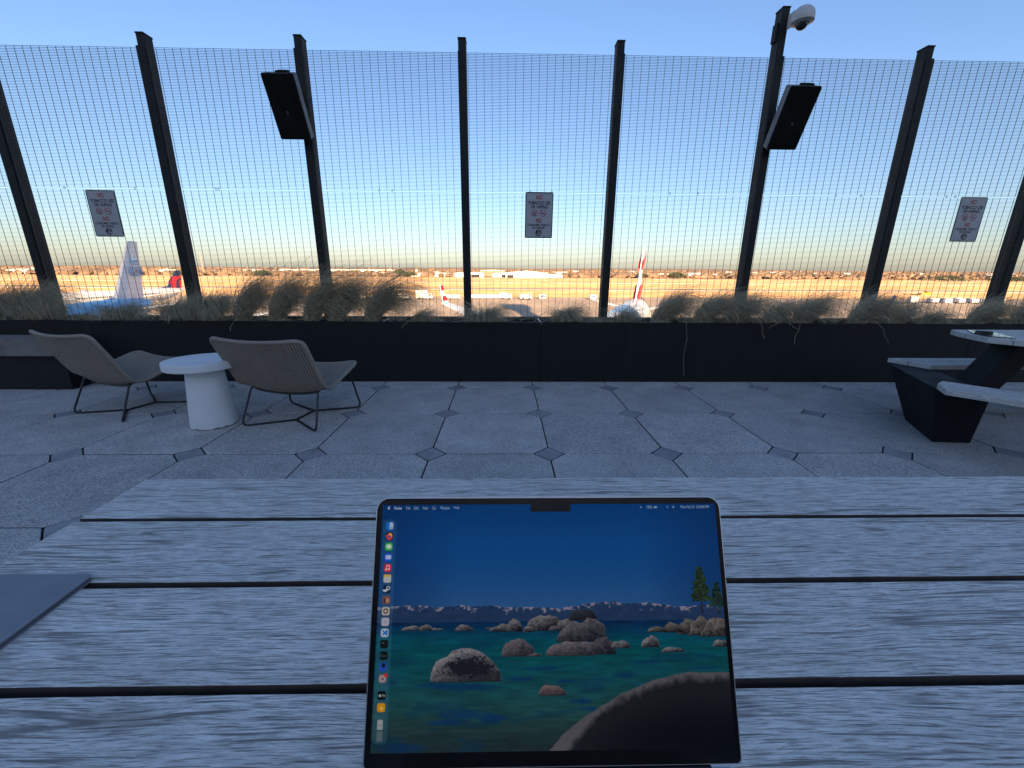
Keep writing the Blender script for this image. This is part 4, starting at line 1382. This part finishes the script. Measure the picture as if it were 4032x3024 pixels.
planked('bench_plank', [tuple(p) for p in poly], 0.405, 0.44, pc, 1, 0.143, 0, ang=math.atan2(d_.y, d_.x))
def frustum(bot, top, z0, z1):
    n = len(bot)
    mb = MB()
    mb.add([(x, y, z0) for x, y in bot] + [(x, y, z1) for x, y in top], [tuple(range(n - 1, -1, -1)), tuple(range(n, 2 * n))] + [(i, (i + 1) % n, n + (i + 1) % n, n + i) for i in range(n)])
    return mb
build('leg', frustum([(3.21, 3.02), (2.985, 2.585), (3.235, 2.565), (3.46, 3.0)], [(3.20, 3.26), (2.835, 2.53), (3.12, 2.44), (3.42, 3.2)], 0.0, 0.404), M_LEGS, pc, bevel=0.006)
ar = MB()
a0, a1 = Vector((3.36, 2.78, 0.30)), Vector((3.55, 2.72, 0.692))
hwx = Vector((0.09, 0.0, 0)); hwy = Vector((0.03, 0.10, 0))
ar.add([a0 - hwx - hwy, a0 + hwx - hwy, a0 + hwx + hwy, a0 - hwx + hwy, a1 - hwx - hwy, a1 + hwx - hwy, a1 + hwx + hwy, a1 - hwx + hwy], [(3, 2, 1, 0), (4, 5, 6, 7), (0, 1, 5, 4), (1, 2, 6, 5), (2, 3, 7, 6), (3, 0, 4, 7)])
build('leg_arm', ar, M_LEGS, pc, bevel=0.005)
build('leg', frustum([(4.75, 3.02), (4.75, 2.7), (4.95, 2.7), (4.95, 3.05)], [(4.5, 3.2), (4.6, 2.7), (4.85, 2.7), (4.85, 3.25)], 0.0, 0.404), M_LEGS, pc, bevel=0.006)
build('leg_arm', MB().box((4.45, 2.82, 0.49), (0.18, 0.2, 0.40)), M_LEGS, pc, bevel=0.005)
build('leg', frustum([(3.55, 1.62), (3.7, 1.5), (3.86, 1.65), (3.7, 1.85)], [(3.42, 1.55), (3.7, 1.42), (3.95, 1.7), (3.7, 1.95)], 0.0, 0.404), M_LEGS, pc, bevel=0.006)
build('leg_arm', MB().box((3.70, 1.98, 0.53), (0.16, 0.12, 0.326)), M_LEGS, pc, bevel=0.005)
gp = obj('tablet', MB().prism([(3.205, 2.635), (3.305, 2.565), (3.435, 2.78), (3.485, 2.858), (3.42, 2.905), (3.385, 2.925), (3.245, 2.76)][::1], 0.731, 0.736).mesh('tablet'), M_GLASS)
tag(gp, 'glossy black panel reflecting the sky on the far picnic table', 'panel')

# ------------------------------------------------------------------ near table (the laptop stands on it)
TZ = 0.730
tb = thing('plank_table', 'near table of weathered grey planks under the laptop', 'table', (0.35, 0.38, 0))
pb = [(0.6200, 0.7560), (0.4705, 0.6115), (0.3255, 0.4610), (0.1720, 0.3155), (0.0240, 0.1620)]
for k, (a, b) in enumerate(pb):
    x0 = -0.722 + random.uniform(-0.001, 0.001); x1 = 1.55
    mb = MB()
    nseg = 24
    vs = []
    for i in range(nseg + 1):
        x = x0 + (x1 - x0) * i / nseg
        j1, j2 = random.uniform(-0.0005, 0.0005), random.uniform(-0.0005, 0.0005)
        vs += [(x, a + j1, TZ - 0.034), (x, b + j2, TZ - 0.034), (x, b + j2, TZ), (x, a + j1, TZ)]
    fs = [(0, 1, 2, 3), (nseg * 4 + 3, nseg * 4 + 2, nseg * 4 + 1, nseg * 4)]
    for i in range(nseg):
        for q in range(4):
            fs.append((i * 4 + q, (i + 1) * 4 + q, (i + 1) * 4 + (q + 1) % 4, i * 4 + (q + 1) % 4))
    mb.add([(x - 0.35, y - 0.38, z) for x, y, z in vs], fs)
    pk = build('plank', mb, M_WOOD, tb, world=False, bevel=0.0018, seg=2)
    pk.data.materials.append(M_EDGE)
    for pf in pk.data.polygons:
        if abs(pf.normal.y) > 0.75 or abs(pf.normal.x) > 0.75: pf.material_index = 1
for x in (-0.45, 1.25):
    build('batten', MB().box((x, 0.39, TZ - 0.065), (0.07, 0.66, 0.06)), M_LEGS, tb, bevel=0.003)
    build('leg', frustum([(x - 0.08, 0.22), (x + 0.08, 0.22), (x + 0.08, 0.56), (x - 0.08, 0.56)], [(x - 0.04, 0.12), (x + 0.04, 0.12), (x + 0.04, 0.66), (x - 0.04, 0.66)], 0.0, TZ - 0.096), M_LEGS, tb, bevel=0.005)

# ------------------------------------------------------------------ notebook
nb = thing('notebook', 'slate blue notebook at the left edge of the near table', 'notebook', (-0.63, 0.38, TZ))
M_NB = simple('notebook_cover', (0.19, 0.20, 0.225), 0.6, var=0.08, scale=20, bump=0.2, bscale=500)
build('cover', MB().prism(rrect(0.150, 0.216, 0.004, 3, -0.635, 0.3705), TZ + 0.0065, TZ + 0.0080), M_NB, nb, bevel=0.0004, seg=1)
build('pages', MB().prism(rrect(0.147, 0.212, 0.002, 2, -0.636, 0.3705), TZ + 0.0016, TZ + 0.0064), simple('page_edges', (0.10, 0.10, 0.12), 0.8), nb)
build('back_cover', MB().prism(rrect(0.150, 0.216, 0.004, 3, -0.635, 0.3705), TZ + 0.0003, TZ + 0.0015), M_NB, nb)

# ------------------------------------------------------------------ laptop
M_ALU = simple('laptop_aluminium', (0.50, 0.51, 0.52), 0.35, metal=0.9, var=0.04)
M_BEZEL = simple('laptop_black_bezel', (0.004, 0.004, 0.005), 0.25, var=0.1, spec=0.3)
M_KEY = simple('laptop_keys', (0.012, 0.012, 0.013), 0.5)
O_ = Vector((0.0413, 0.3307, 0.9426)); UP = Vector((0, 0.4351, 0.9004)); NL = Vector((0, -0.9004, 0.4351))
lp = thing('laptop', 'open laptop showing a lake picture on the near table', 'laptop', (0.0413, 0.2, TZ))
LP = lambda u, v, h: tuple(O_ + Vector((u, 0, 0)) - UP * v + NL * h)      # lid plane: u right, v down from the top edge, h towards the viewer
W_, H_ = 0.3126, 0.2150
def lidpoly(w_, h_, r, cv, rb=0.004):
    out = []
    for sx, sv, a0, rr in ((1, -1, 0, r), (-1, -1, 90, r), (-1, 1, 180, rb), (1, 1, 270, rb)):
        for i in range(7):
            a = math.radians(a0 + 90 * i / 6)
            out.append((sx * (w_ / 2 - rr) + rr * math.cos(a), cv + sv * (h_ / 2 - rr) - rr * math.sin(a)))
    return out
build('lid', MB().xform_prism(lidpoly(W_, H_, 0.0115, H_ / 2), -0.0042, -0.0003, LP), M_ALU, lp, bevel=0.0006, seg=2)
gl = build('bezel', MB().xform_prism(lidpoly(W_ - 0.0022, H_ - 0.0022, 0.0105, H_ / 2), -0.0002, 0.0002, LP), M_BEZEL, lp)
base_y1 = (O_ - UP * 0.2155).y + 0.004
bz = TZ + 0.0135
pts = rrect(W_, 0.2212, 0.012, 6, 0.0413, base_y1 - 0.1106)
build('base', MB().prism(pts, TZ + 0.0025, bz), M_ALU, lp, bevel=0.0015)
kb = build('keyboard_well', MB().prism(rrect(0.272, 0.106, 0.004, 3, 0.0413, base_y1 - 0.075), bz + 0.0001, bz + 0.0005), M_BEZEL, lp)
for r_ in range(6):
    for c_ in range(14):
        build('key', MB().box((0.0413 - 0.1235 + c_ * 0.019, base_y1 - 0.030 - r_ * 0.0182, bz + 0.0011), (0.0165, 0.0155 if r_ else 0.010, 0.0010)), M_KEY, kb)
build('trackpad', MB().prism(rrect(0.130, 0.081, 0.003, 3, 0.0413, base_y1 - 0.175), bz + 0.0001, bz + 0.0004), M_ALU, lp)
build('hinge', MB().tube([(0.0413 - 0.13, base_y1 - 0.003, bz + 0.0005), (0.0413 + 0.13, base_y1 - 0.003, bz + 0.0005)], 0.0045, 10), M_BEZEL, lp)
for sx in (-1, 1):
    for sy_ in (0.02, 0.20):
        build('foot', MB().lathe([(0.006, TZ + 0.0001), (0.006, TZ + 0.003)], 12, (0.0413 + sx * 0.13, base_y1 - sy_, 0)), M_KEY, lp)

# the picture on the screen: a dense coloured sheet
U0, U1, V0, V1 = -0.1503, 0.1513, 0.0065, 0.2025
SXN, SYN = 604, 392
uu = np.linspace(U0, U1, SXN + 1)[None, :].repeat(SYN + 1, 0)
vv = np.linspace(V0, V1, SYN + 1)[:, None].repeat(SXN + 1, 1)
def vnoise(x, y, seed):
    r_ = np.random.default_rng(seed)
    g = r_.uniform(0, 1, (256, 256))
    xi = np.floor(x).astype(int); yi = np.floor(y).astype(int)
    fx = x - xi; fy = y - yi
    fx = fx * fx * (3 - 2 * fx); fy = fy * fy * (3 - 2 * fy)
    a = g[yi % 256, xi % 256]; b = g[yi % 256, (xi + 1) % 256]; c = g[(yi + 1) % 256, xi % 256]; d = g[(yi + 1) % 256, (xi + 1) % 256]
    return (a * (1 - fx) + b * fx) * (1 - fy) + (c * (1 - fx) + d * fx) * fy
def fbm(x, y, seed, o=4):
    s = 0; k = 0.5; t_ = 0
    for i in range(o):
        s = s + k * vnoise(x * 2 ** i, y * 2 ** i, seed + i); t_ += k; k *= 0.55
    return s / t_
def C3(*c): return np.array(c, float)
def lerp(a, b, f): return a + (b - a) * np.clip(f, 0, 1)[..., None]
mmu, mmv = uu * 1000, vv * 1000
img = lerp(C3(4, 48, 96), C3(10, 60, 112), (mmv - 6) / 35)
img = lerp(img, C3(36, 72, 116), (np.clip(mmv - 45, 0, 99) / 45) ** 1.4)
img = lerp(img, C3(4, 36, 80), np.clip((np.abs(mmu) - 80) / 110, 0, 0.6))
# mountains
ridge = 92.5 - 6.0 * (fbm(mmu / 28 + 5, mmu * 0, 3, 5) - 0.42) - 3.0 * np.exp(-((mmu - 52) / 26) ** 2) - 2.0 * np.exp(-((mmu + 122) / 18) ** 2) + 2.2 * np.exp(-((mmu - 5) / 14) ** 2)
mt = (mmv > ridge) & (mmv < 104.2)
sn = fbm(mmu / 3.0, mmv / 2.2 + mmu / 14, 8, 4) + (ridge + 4.5 - mmv) * 0.055
mc = lerp(C3(20, 38, 66), C3(34, 52, 80), fbm(mmu / 6, mmv / 3, 13))
sn = sn - 0.22 * (fbm(mmu / 12 + 9, mmu * 0 + 2, 17, 2) - 0.3)
mc = lerp(mc, C3(112, 108, 124), (sn - 0.60) * 6)
img = np.where(mt[..., None], mc, img)
# water
wd_ = mmv - 104.2
wc = lerp(C3(8, 34, 72), C3(6, 66, 88), wd_ / 12)
wc = lerp(wc, C3(8, 70, 78), (wd_ - 10) / 14)
wc = lerp(wc, C3(14, 68, 78), (wd_ - 24) / 18)
wc = lerp(wc, C3(34, 66, 66), (wd_ - 40) / 40)
wc = lerp(wc, C3(34, 52, 56), (wd_ - 70) / 30)
rp = fbm(mmu / 16, mmv / 2.4, 21, 4)
wc = wc * (0.66 + 0.42 * rp)[..., None]
wc = wc * (1 - 0.25 * np.clip((wd_ - 70) / 30, 0, 1))[..., None]
dk = np.clip((fbm(mmu / 34 + 3, mmv / 7, 31, 3) - 0.56) * 4, 0, 0.40)
wc = lerp(wc, C3(8, 40, 66), dk)
img = np.where((wd_ > 0)[..., None], wc, img)
def patch(cx, cyv, rx, ry, c, k=0.8, seed=1):
    global img
    d = ((mmu - cx) / rx) ** 2 + ((mmv - cyv) / ry) ** 2 + (fbm(mmu / 5, mmv / 2, seed, 3) - 0.5) * 0.9
    img = lerp(img, C3(*c), np.clip((1 - d) * 1.1, 0, 1) * k)
for cx, cyv, rx, ry in ((-75, 175, 26, 4.5), (-50, 178, 14, 4), (-90, 181, 20, 3), (62, 147, 13, 2.4), (24, 166.5, 12, 2.4), (12, 151, 10, 2), (30, 172, 12, 2), (-26, 149, 12, 1.8), (80, 137, 18, 1.6), (-8, 141, 20, 2), (-125, 199, 22, 5), (-100, 153, 18, 2.2), (130, 142, 14, 1.4), (-70, 154.5, 34, 2.6)):
    patch(cx, cyv, rx, ry, (8, 40, 76), 0.75, int(abs(cx)) + 40)
def rock(cx, base, rx, h, seed, hi=(112, 110, 114), lo=(28, 29, 36), skew=0.0, dark=0.0):
    global img
    y_ = (base - mmv) / h
    ang = (mmu - cx - skew * rx * np.clip(y_, 0, 1)) / rx
    wob = (fbm(mmu / (rx * 0.6) + seed, mmv / (h * 0.9) + seed, seed, 3) - 0.5) * 0.55
    prof = np.sqrt(np.clip(1 - np.abs(ang) ** 2.3, 0, 1)) * (1 + wob)
    ins = (np.abs(ang) < 1) & (mmv < base) & (y_ < prof)
    tx = fbm(mmu / 2.2 + seed, mmv / 1.6, seed + 5, 4)
    sh = np.clip(y_ / np.maximum(prof, 0.05), 0, 1) * 0.75 + (0.35 - ang * 0.25) * 0.4 + (tx - 0.5) * 0.7
    crk_ = np.abs(fbm(mmu / (rx * 0.5) + seed * 3, mmv / (h * 0.35), seed + 9, 3) - 0.5)
    sh = sh - 0.35 * np.clip(1 - crk_ / 0.025, 0, 1) - 0.25 * np.clip(ang, 0, 1)
    c = lerp(C3(*lo) * 0.8, C3(*hi), sh)
    if dark:
        dd = 1 - ((ang - 0.1) / 0.75) ** 2 - ((y_ - 0.48) / 0.36) ** 2 + (tx - 0.5) * 2.4
        c = lerp(c, C3(18, 20, 28), np.clip(dd * 2, 0, dark))
    wl = np.clip(1 - (base - mmv) / 1.2, 0, 1) * 0.7
    c = lerp(c, C3(12, 16, 24), wl)
    img = np.where(ins[..., None], c, img)
for a in ((-120, 111, 9, 4, 1), (-108, 111, 6, 5, 2), (-98, 111, 6, 2.2, 3), (-75.5, 111.5, 8, 5, 4), (-54, 110, 3.5, 1.5, 5)): rock(*a[:5])
for a in ((-40, 112.5, 9, 7, 11), (-32, 112.5, 7, 10, 12), (-46, 112, 8, 4, 18), (-6, 112, 16, 13, 13), (12, 112, 8, 9, 14), (-20, 113, 5, 5, 15), (2, 112, 5, 4, 16)): rock(*a[:5], hi=(108, 105, 108), lo=(16, 18, 25))
for a in ((118, 116, 9, 12, 31), (130, 117, 10, 15, 32), (142, 117, 10, 13, 33), (106, 114.5, 9, 8, 34), (92, 114, 9, 4.5, 35), (125, 117, 6, 6, 36), (136, 118, 7, 7, 37), (149, 118, 8, 14, 38)): rock(*a[:5], hi=(98, 92, 90), lo=(18, 19, 23))
rock(27, 104, 12.5, 9, 51, (44, 46, 54), (20, 22, 28))
rock(24, 121, 21, 19, 52, (86, 84, 90), (22, 25, 32), 0.35)
rock(44, 131, 11, 14, 53, (70, 68, 76), (22, 24, 32))
rock(31, 131, 15, 12, 56, (92, 88, 94), (34, 34, 42))
rock(15, 132, 20.5, 11.5, 54, (98, 92, 98), (40, 40, 48))
rock(59, 126.5, 8, 7, 55)
rock(85, 126, 8, 9, 57); rock(104, 130, 10, 4.2, 58); rock(146, 126, 7, 6, 59); rock(-29, 132, 14.5, 13.5, 60, (92, 86, 92), (36, 36, 44)); rock(-15, 132, 7, 2.4, 61, (100, 88, 88))
rock(-73, 151, 30, 24, 62, (116, 113, 118), (40, 41, 48), -0.06, 0.95)
rock(-0.5, 162, 12, 8.5, 63, (100, 86, 88), (50, 44, 50))
# dark boulder in the foreground
fgx = [-5, 8, 29, 55, 81, 100, 120, 150, 155]; fgy = [204, 191, 176, 163, 153, 148, 145.3, 146.2, 146.5]
fe = np.interp(mmu, fgx, fgy) + (fbm(mmu / 16, mmu * 0, 71, 3) - 0.5) * 2.4
fd = mmv - fe
ftx = fbm(mmu / 3.5, mmv / 4.0, 73, 5)
fc = lerp(C3(70, 69, 74), C3(22, 23, 28), (fd - 1.2 - 14 * np.clip((40 - mmu) / 40, 0, 1)) / 7 + (ftx - 0.5) * 1.1)
fc = lerp(fc, C3(8, 9, 14), (fd - 14) / 30)
img = np.where((fd > 0)[..., None], fc, img)
# pines on the right
def pine(cx, top, bot, wdt, c, seed):
    global img
    y_ = (mmv - top) / (bot - top)
    wv = wdt * np.clip(0.25 + y_ * 0.95, 0, 1) * (0.55 + 0.9 * fbm(mmu / 4 + seed, mmv / 2.4, seed, 3))
    ins = (y_ > 0) & (y_ < 0.74) & (np.abs(mmu - cx) < wv)
    tx = fbm(mmu / 1.4, mmv / 1.2, seed + 3, 3)
    img = np.where(ins[..., None], lerp(C3(*c) * 0.5, C3(*c) * 1.4, (tx - 0.25) * 2), img)
    tr = (np.abs(mmu - cx - 0.4) < 0.9) & (y_ > 0.3) & (y_ < 1.0)
    img = np.where((tr & (tx < 0.62))[..., None], C3(30, 26, 26), img)
pine(146.5, 74, 101, 8, (20, 40, 38), 83)
pine(132, 60.5, 99.5, 9.5, (28, 44, 30), 81)
# desktop furniture: side dock and its icons
def rr_mask(cx, cyv, w_, h_, r):
    dx = np.maximum(np.abs(mmu - cx) - w_ / 2 + r, 0); dy = np.maximum(np.abs(mmv - cyv) - h_ / 2 + r, 0)
    return np.clip((r - np.sqrt(dx * dx + dy * dy)) / 0.5 + 0.5, 0, 1)
def put(mask, c, k=1.0):
    global img
    img = lerp(img, C3(*c), mask * k)
put(rr_mask(-143.3, 107.5, 12.2, 177, 4), (60, 96, 122), 0.30)
def disc(cx, cyv, r): return np.clip((r - np.hypot(mmu - cx, mmv - cyv)) / 0.5 + 0.5, 0, 1)
X0 = -143.2; IS = 6.6
def icon(v, c): put(rr_mask(X0, v, IS, IS, 1.6), c)
def bar(cx, cyv, w_, h_, c, rr_=0.2, k=1.0): put(rr_mask(cx, cyv, w_, h_, rr_), c, k)
icon(24.7, (16, 92, 176)); bar(X0 + 1.3, 24.5, 3.4, 6.0, (150, 158, 172), 1.2); bar(X0 + 1.4, 26.4, 2.2, 0.5, (30, 60, 110)); bar(X0 - 0.5, 24, 0.5, 3.4, (20, 60, 130))
icon(33.5, (14, 12, 22)); put(disc(X0, 33.7, 2.8), (190, 66, 40)); put(disc(X0 + 0.9, 32.2, 1.5), (196, 140, 50)); put(disc(X0 - 0.2, 33.9, 1.4), (92, 60, 130))
icon(42.2, (46, 140, 62)); put(np.clip((1 - ((mmu - X0) / 2.5) ** 2 - ((mmv - 42.1) / 2.1) ** 2) * 4, 0, 1), (172, 182, 176))
icon(51.2, (26, 70, 176)); bar(X0, 51.0, 4.8, 3.4, (150, 160, 186), 0.6)
icon(59.9, (164, 24, 48)); bar(X0 - 1.0, 59.6, 0.6, 3.4, (196, 180, 188)); bar(X0 + 1.4, 59.2, 0.6, 3.4, (196, 180, 188)); bar(X0 + 0.2, 57.9, 3.0, 0.8, (196, 180, 188)); put(disc(X0 - 1.5, 61.3, 0.8), (196, 180, 188)); put(disc(X0 + 0.9, 60.9, 0.8), (196, 180, 188))
icon(68.7, (158, 158, 160)); bar(X0, 66.3, 6.4, 1.8, (176, 138, 50), 0.6); bar(X0, 69.2, 4.4, 0.3, (130, 130, 134)); bar(X0, 70.4, 4.4, 0.3, (130, 130, 134))
icon(77.4, (12, 26, 54)); put(disc(X0 + 1.2, 76.4, 1.7), (168, 172, 178)); put(disc(X0 + 1.2, 76.4, 0.9), (12, 26, 54))
for f in np.linspace(0, 1, 9): put(disc(X0 - 2.6 + 2.8 * f, 78.2 + 0.8 * math.sin(f * 3.1) - 0.6 * f, 0.75), (168, 172, 178))
icon(86.1, (104, 70, 62)); bar(X0 + 1, 86.4, 2.6, 3.2, (140, 112, 100), 0.6); bar(X0 - 1.6, 86.8, 1.8, 3.8, (62, 40, 40), 0.6)
icon(94.9, (156, 152, 150)); put(disc(X0, 94.9, 2.3), (84, 64, 54)); put(disc(X0, 94.9, 1.1), (156, 152, 150))
icon(103.4, (146, 144, 156)); bar(X0, 103.6, 3, 2, (132, 130, 142), 0.5)
icon(112.1, (150, 160, 172))
for f in np.linspace(-1, 1, 15): put(disc(X0 + 1.6 * f, 112.1 + 1.6 * f, 0.5), (26, 78, 150)); put(disc(X0 + 1.6 * f, 112.1 - 1.6 * f, 0.5), (26, 78, 150))
bar(X0 + 1.9, 112.1, 0.9, 4.2, (26, 78, 150))
icon(121.0, (12, 16, 18)); bar(X0 - 1, 120, 2, 0.4, (90, 96, 98)); icon(129.8, (10, 16, 18)); bar(X0 + 0.3, 130.2, 3.4, 0.4, (70, 110, 100)); bar(X0 - 2, 129.6, 0.4, 3.2, (60, 100, 100))
icon(138.6, (28, 66, 142)); put(disc(X0 + 0.3, 137.4, 1.7), (18, 16, 26)); icon(147.4, (106, 92, 96)); put(disc(X0, 147.6, 2.4), (150, 136, 138)); put(disc(X0, 147.6, 1.4), (92, 78, 84)); put(disc(X0 + 2.6, 144.9, 1.5), (170, 34, 34))
icon(160.1, (8, 10, 14)); put(disc(X0 - 1.5, 160.2, 1.0), (150, 154, 156)); bar(X0 + 0.7, 160.1, 0.5, 2.2, (150, 154, 156)); bar(X0 + 0.7, 159.6, 1.3, 0.4, (150, 154, 156)); bar(X0 + 2.2, 160.3, 1.3, 1.5, (120, 124, 126), 0.5)
icon(169.1, (174, 118, 26)); put(disc(X0 + 0.3, 169.6, 1.1), (196, 160, 84))
bar(X0 - 0.3, 181.7, 4.6, 7.4, (126, 132, 134), 0.8); bar(X0 - 0.5, 182.2, 2, 0.4, (60, 66, 70)); bar(X0 - 0.3, 190.2, 4.8, 7.4, (74, 84, 92), 0.8)
for v in (24.7, 33.5): put(disc(X0 - 5.2, v, 0.45), (14, 22, 36))
# menu-bar glyphs at the left and right end
put(disc(-144.9, 9.4, 1.0), (150, 166, 186)); put(disc(-144.3, 7.9, 0.45), (150, 166, 186))
bar(83.2, 9.5, 1.2, 1.6, (120, 140, 164)); bar(96.5, 9.5, 3.2, 1.5, (120, 140, 164), 0.5); put(disc(107.6, 9.3, 0.9), (110, 132, 158)); put(disc(107.6, 9.3, 0.5), (10, 54, 104)); bar(113, 9.4, 1.6, 1.8, (110, 132, 158), 0.4); bar(102, 9.4, 1.8, 0.4, (40, 80, 124))
# pointer
bar(-85, 93.2, 0.8, 2.0, (6, 8, 10))
gm = img.mean(-1, keepdims=True)
img = (img * 1.08 - gm * 0.08) * 0.98 + 1.0
img = np.clip(img, 0, 255)
img = img * (0.97 + 0.06 * rng.uniform(0, 1, img.shape[:2]))[..., None]
lin = np.clip(img, 0, 255) / 255
lin = np.where(lin <= 0.04045, lin / 12.92, ((lin + 0.055) / 1.055) ** 2.4)
SO = np.array(O_); SUP = np.array(UP); SNL = np.array(NL)
Lp = np.array(lp.location)
P3 = SO[None, None] + uu[..., None] * np.array([1, 0, 0]) - vv[..., None] * SUP + 0.0006 * SNL - Lp
nV = (SXN + 1) * (SYN + 1)
jj, ii = np.mgrid[0:SYN, 0:SXN]
q = jj * (SXN + 1) + ii
keep = ~((np.abs((U0 + (ii + 0.5) / SXN * (U1 - U0)) - 0.0008) < 0.0183) & (jj < (0.0127 - V0) / (V1 - V0) * SYN))       # camera notch
quads = np.stack([q, q + SXN + 1, q + SXN + 2, q + 1], -1)[keep]
sm = bpy.data.meshes.new('screen')
sm.vertices.add(nV); sm.vertices.foreach_set('co', P3.reshape(-1).astype(np.float32))
nq = len(quads)
sm.loops.add(nq * 4); sm.loops.foreach_set('vertex_index', quads.reshape(-1).astype(np.int32))
sm.polygons.add(nq); sm.polygons.foreach_set('loop_start', (np.arange(nq) * 4).astype(np.int32))
sm.update(calc_edges=True)
ca = sm.color_attributes.new('picture', 'FLOAT_COLOR', 'POINT')
ca.data.foreach_set('color', np.concatenate([lin.reshape(-1, 3), np.ones((nV, 1))], 1).reshape(-1).astype(np.float32))
ts = NT('lit_screen')
at_ = ts.n('Attribute'); at_.attribute_name = 'picture'
ts.base((0.003, 0.003, 0.004)); ts.rough(0.12); ts.p.inputs['Specular IOR Level'].default_value = 0.10
ts.l(at_.outputs['Color'], ts.p.inputs['Emission Color'])
SCR = 0.95 / 2 ** EXPO
ts.p.inputs['Emission Strength'].default_value = SCR
scr = obj('screen', sm, ts.m, lp)
scr['label'] = 'lit screen with a lake, boulders and a side dock'
M_MENU = emit('menu_text_glow', srgb(120, 140, 165), SCR)
for s, u, wd, bd in (('Finder', -136.3, 7.2, 0.03), ('File', -127.4, 3.8, 0), ('Edit', -120.0, 4.2, 0), ('View', -112.0, 5.2, 0), ('Go', -104.2, 3.1, 0), ('Window', -94.4, 8.6, 0), ('Help', -84.0, 5.0, 0), ('100%', 91.0, 5.0, 0), ('Mon Feb 23  5:34:40 PM', 132.6, 26, 0)):
    vs, fs = text_poly(s, wd / 1000, 0.0026 if s not in ('Go', 'Help') else 0.0029, bd)
    build('menu_text', MB().add([LP(u / 1000 + a, 0.0093 - b, 0.0009) for a, b in vs], fs), M_MENU, scr)
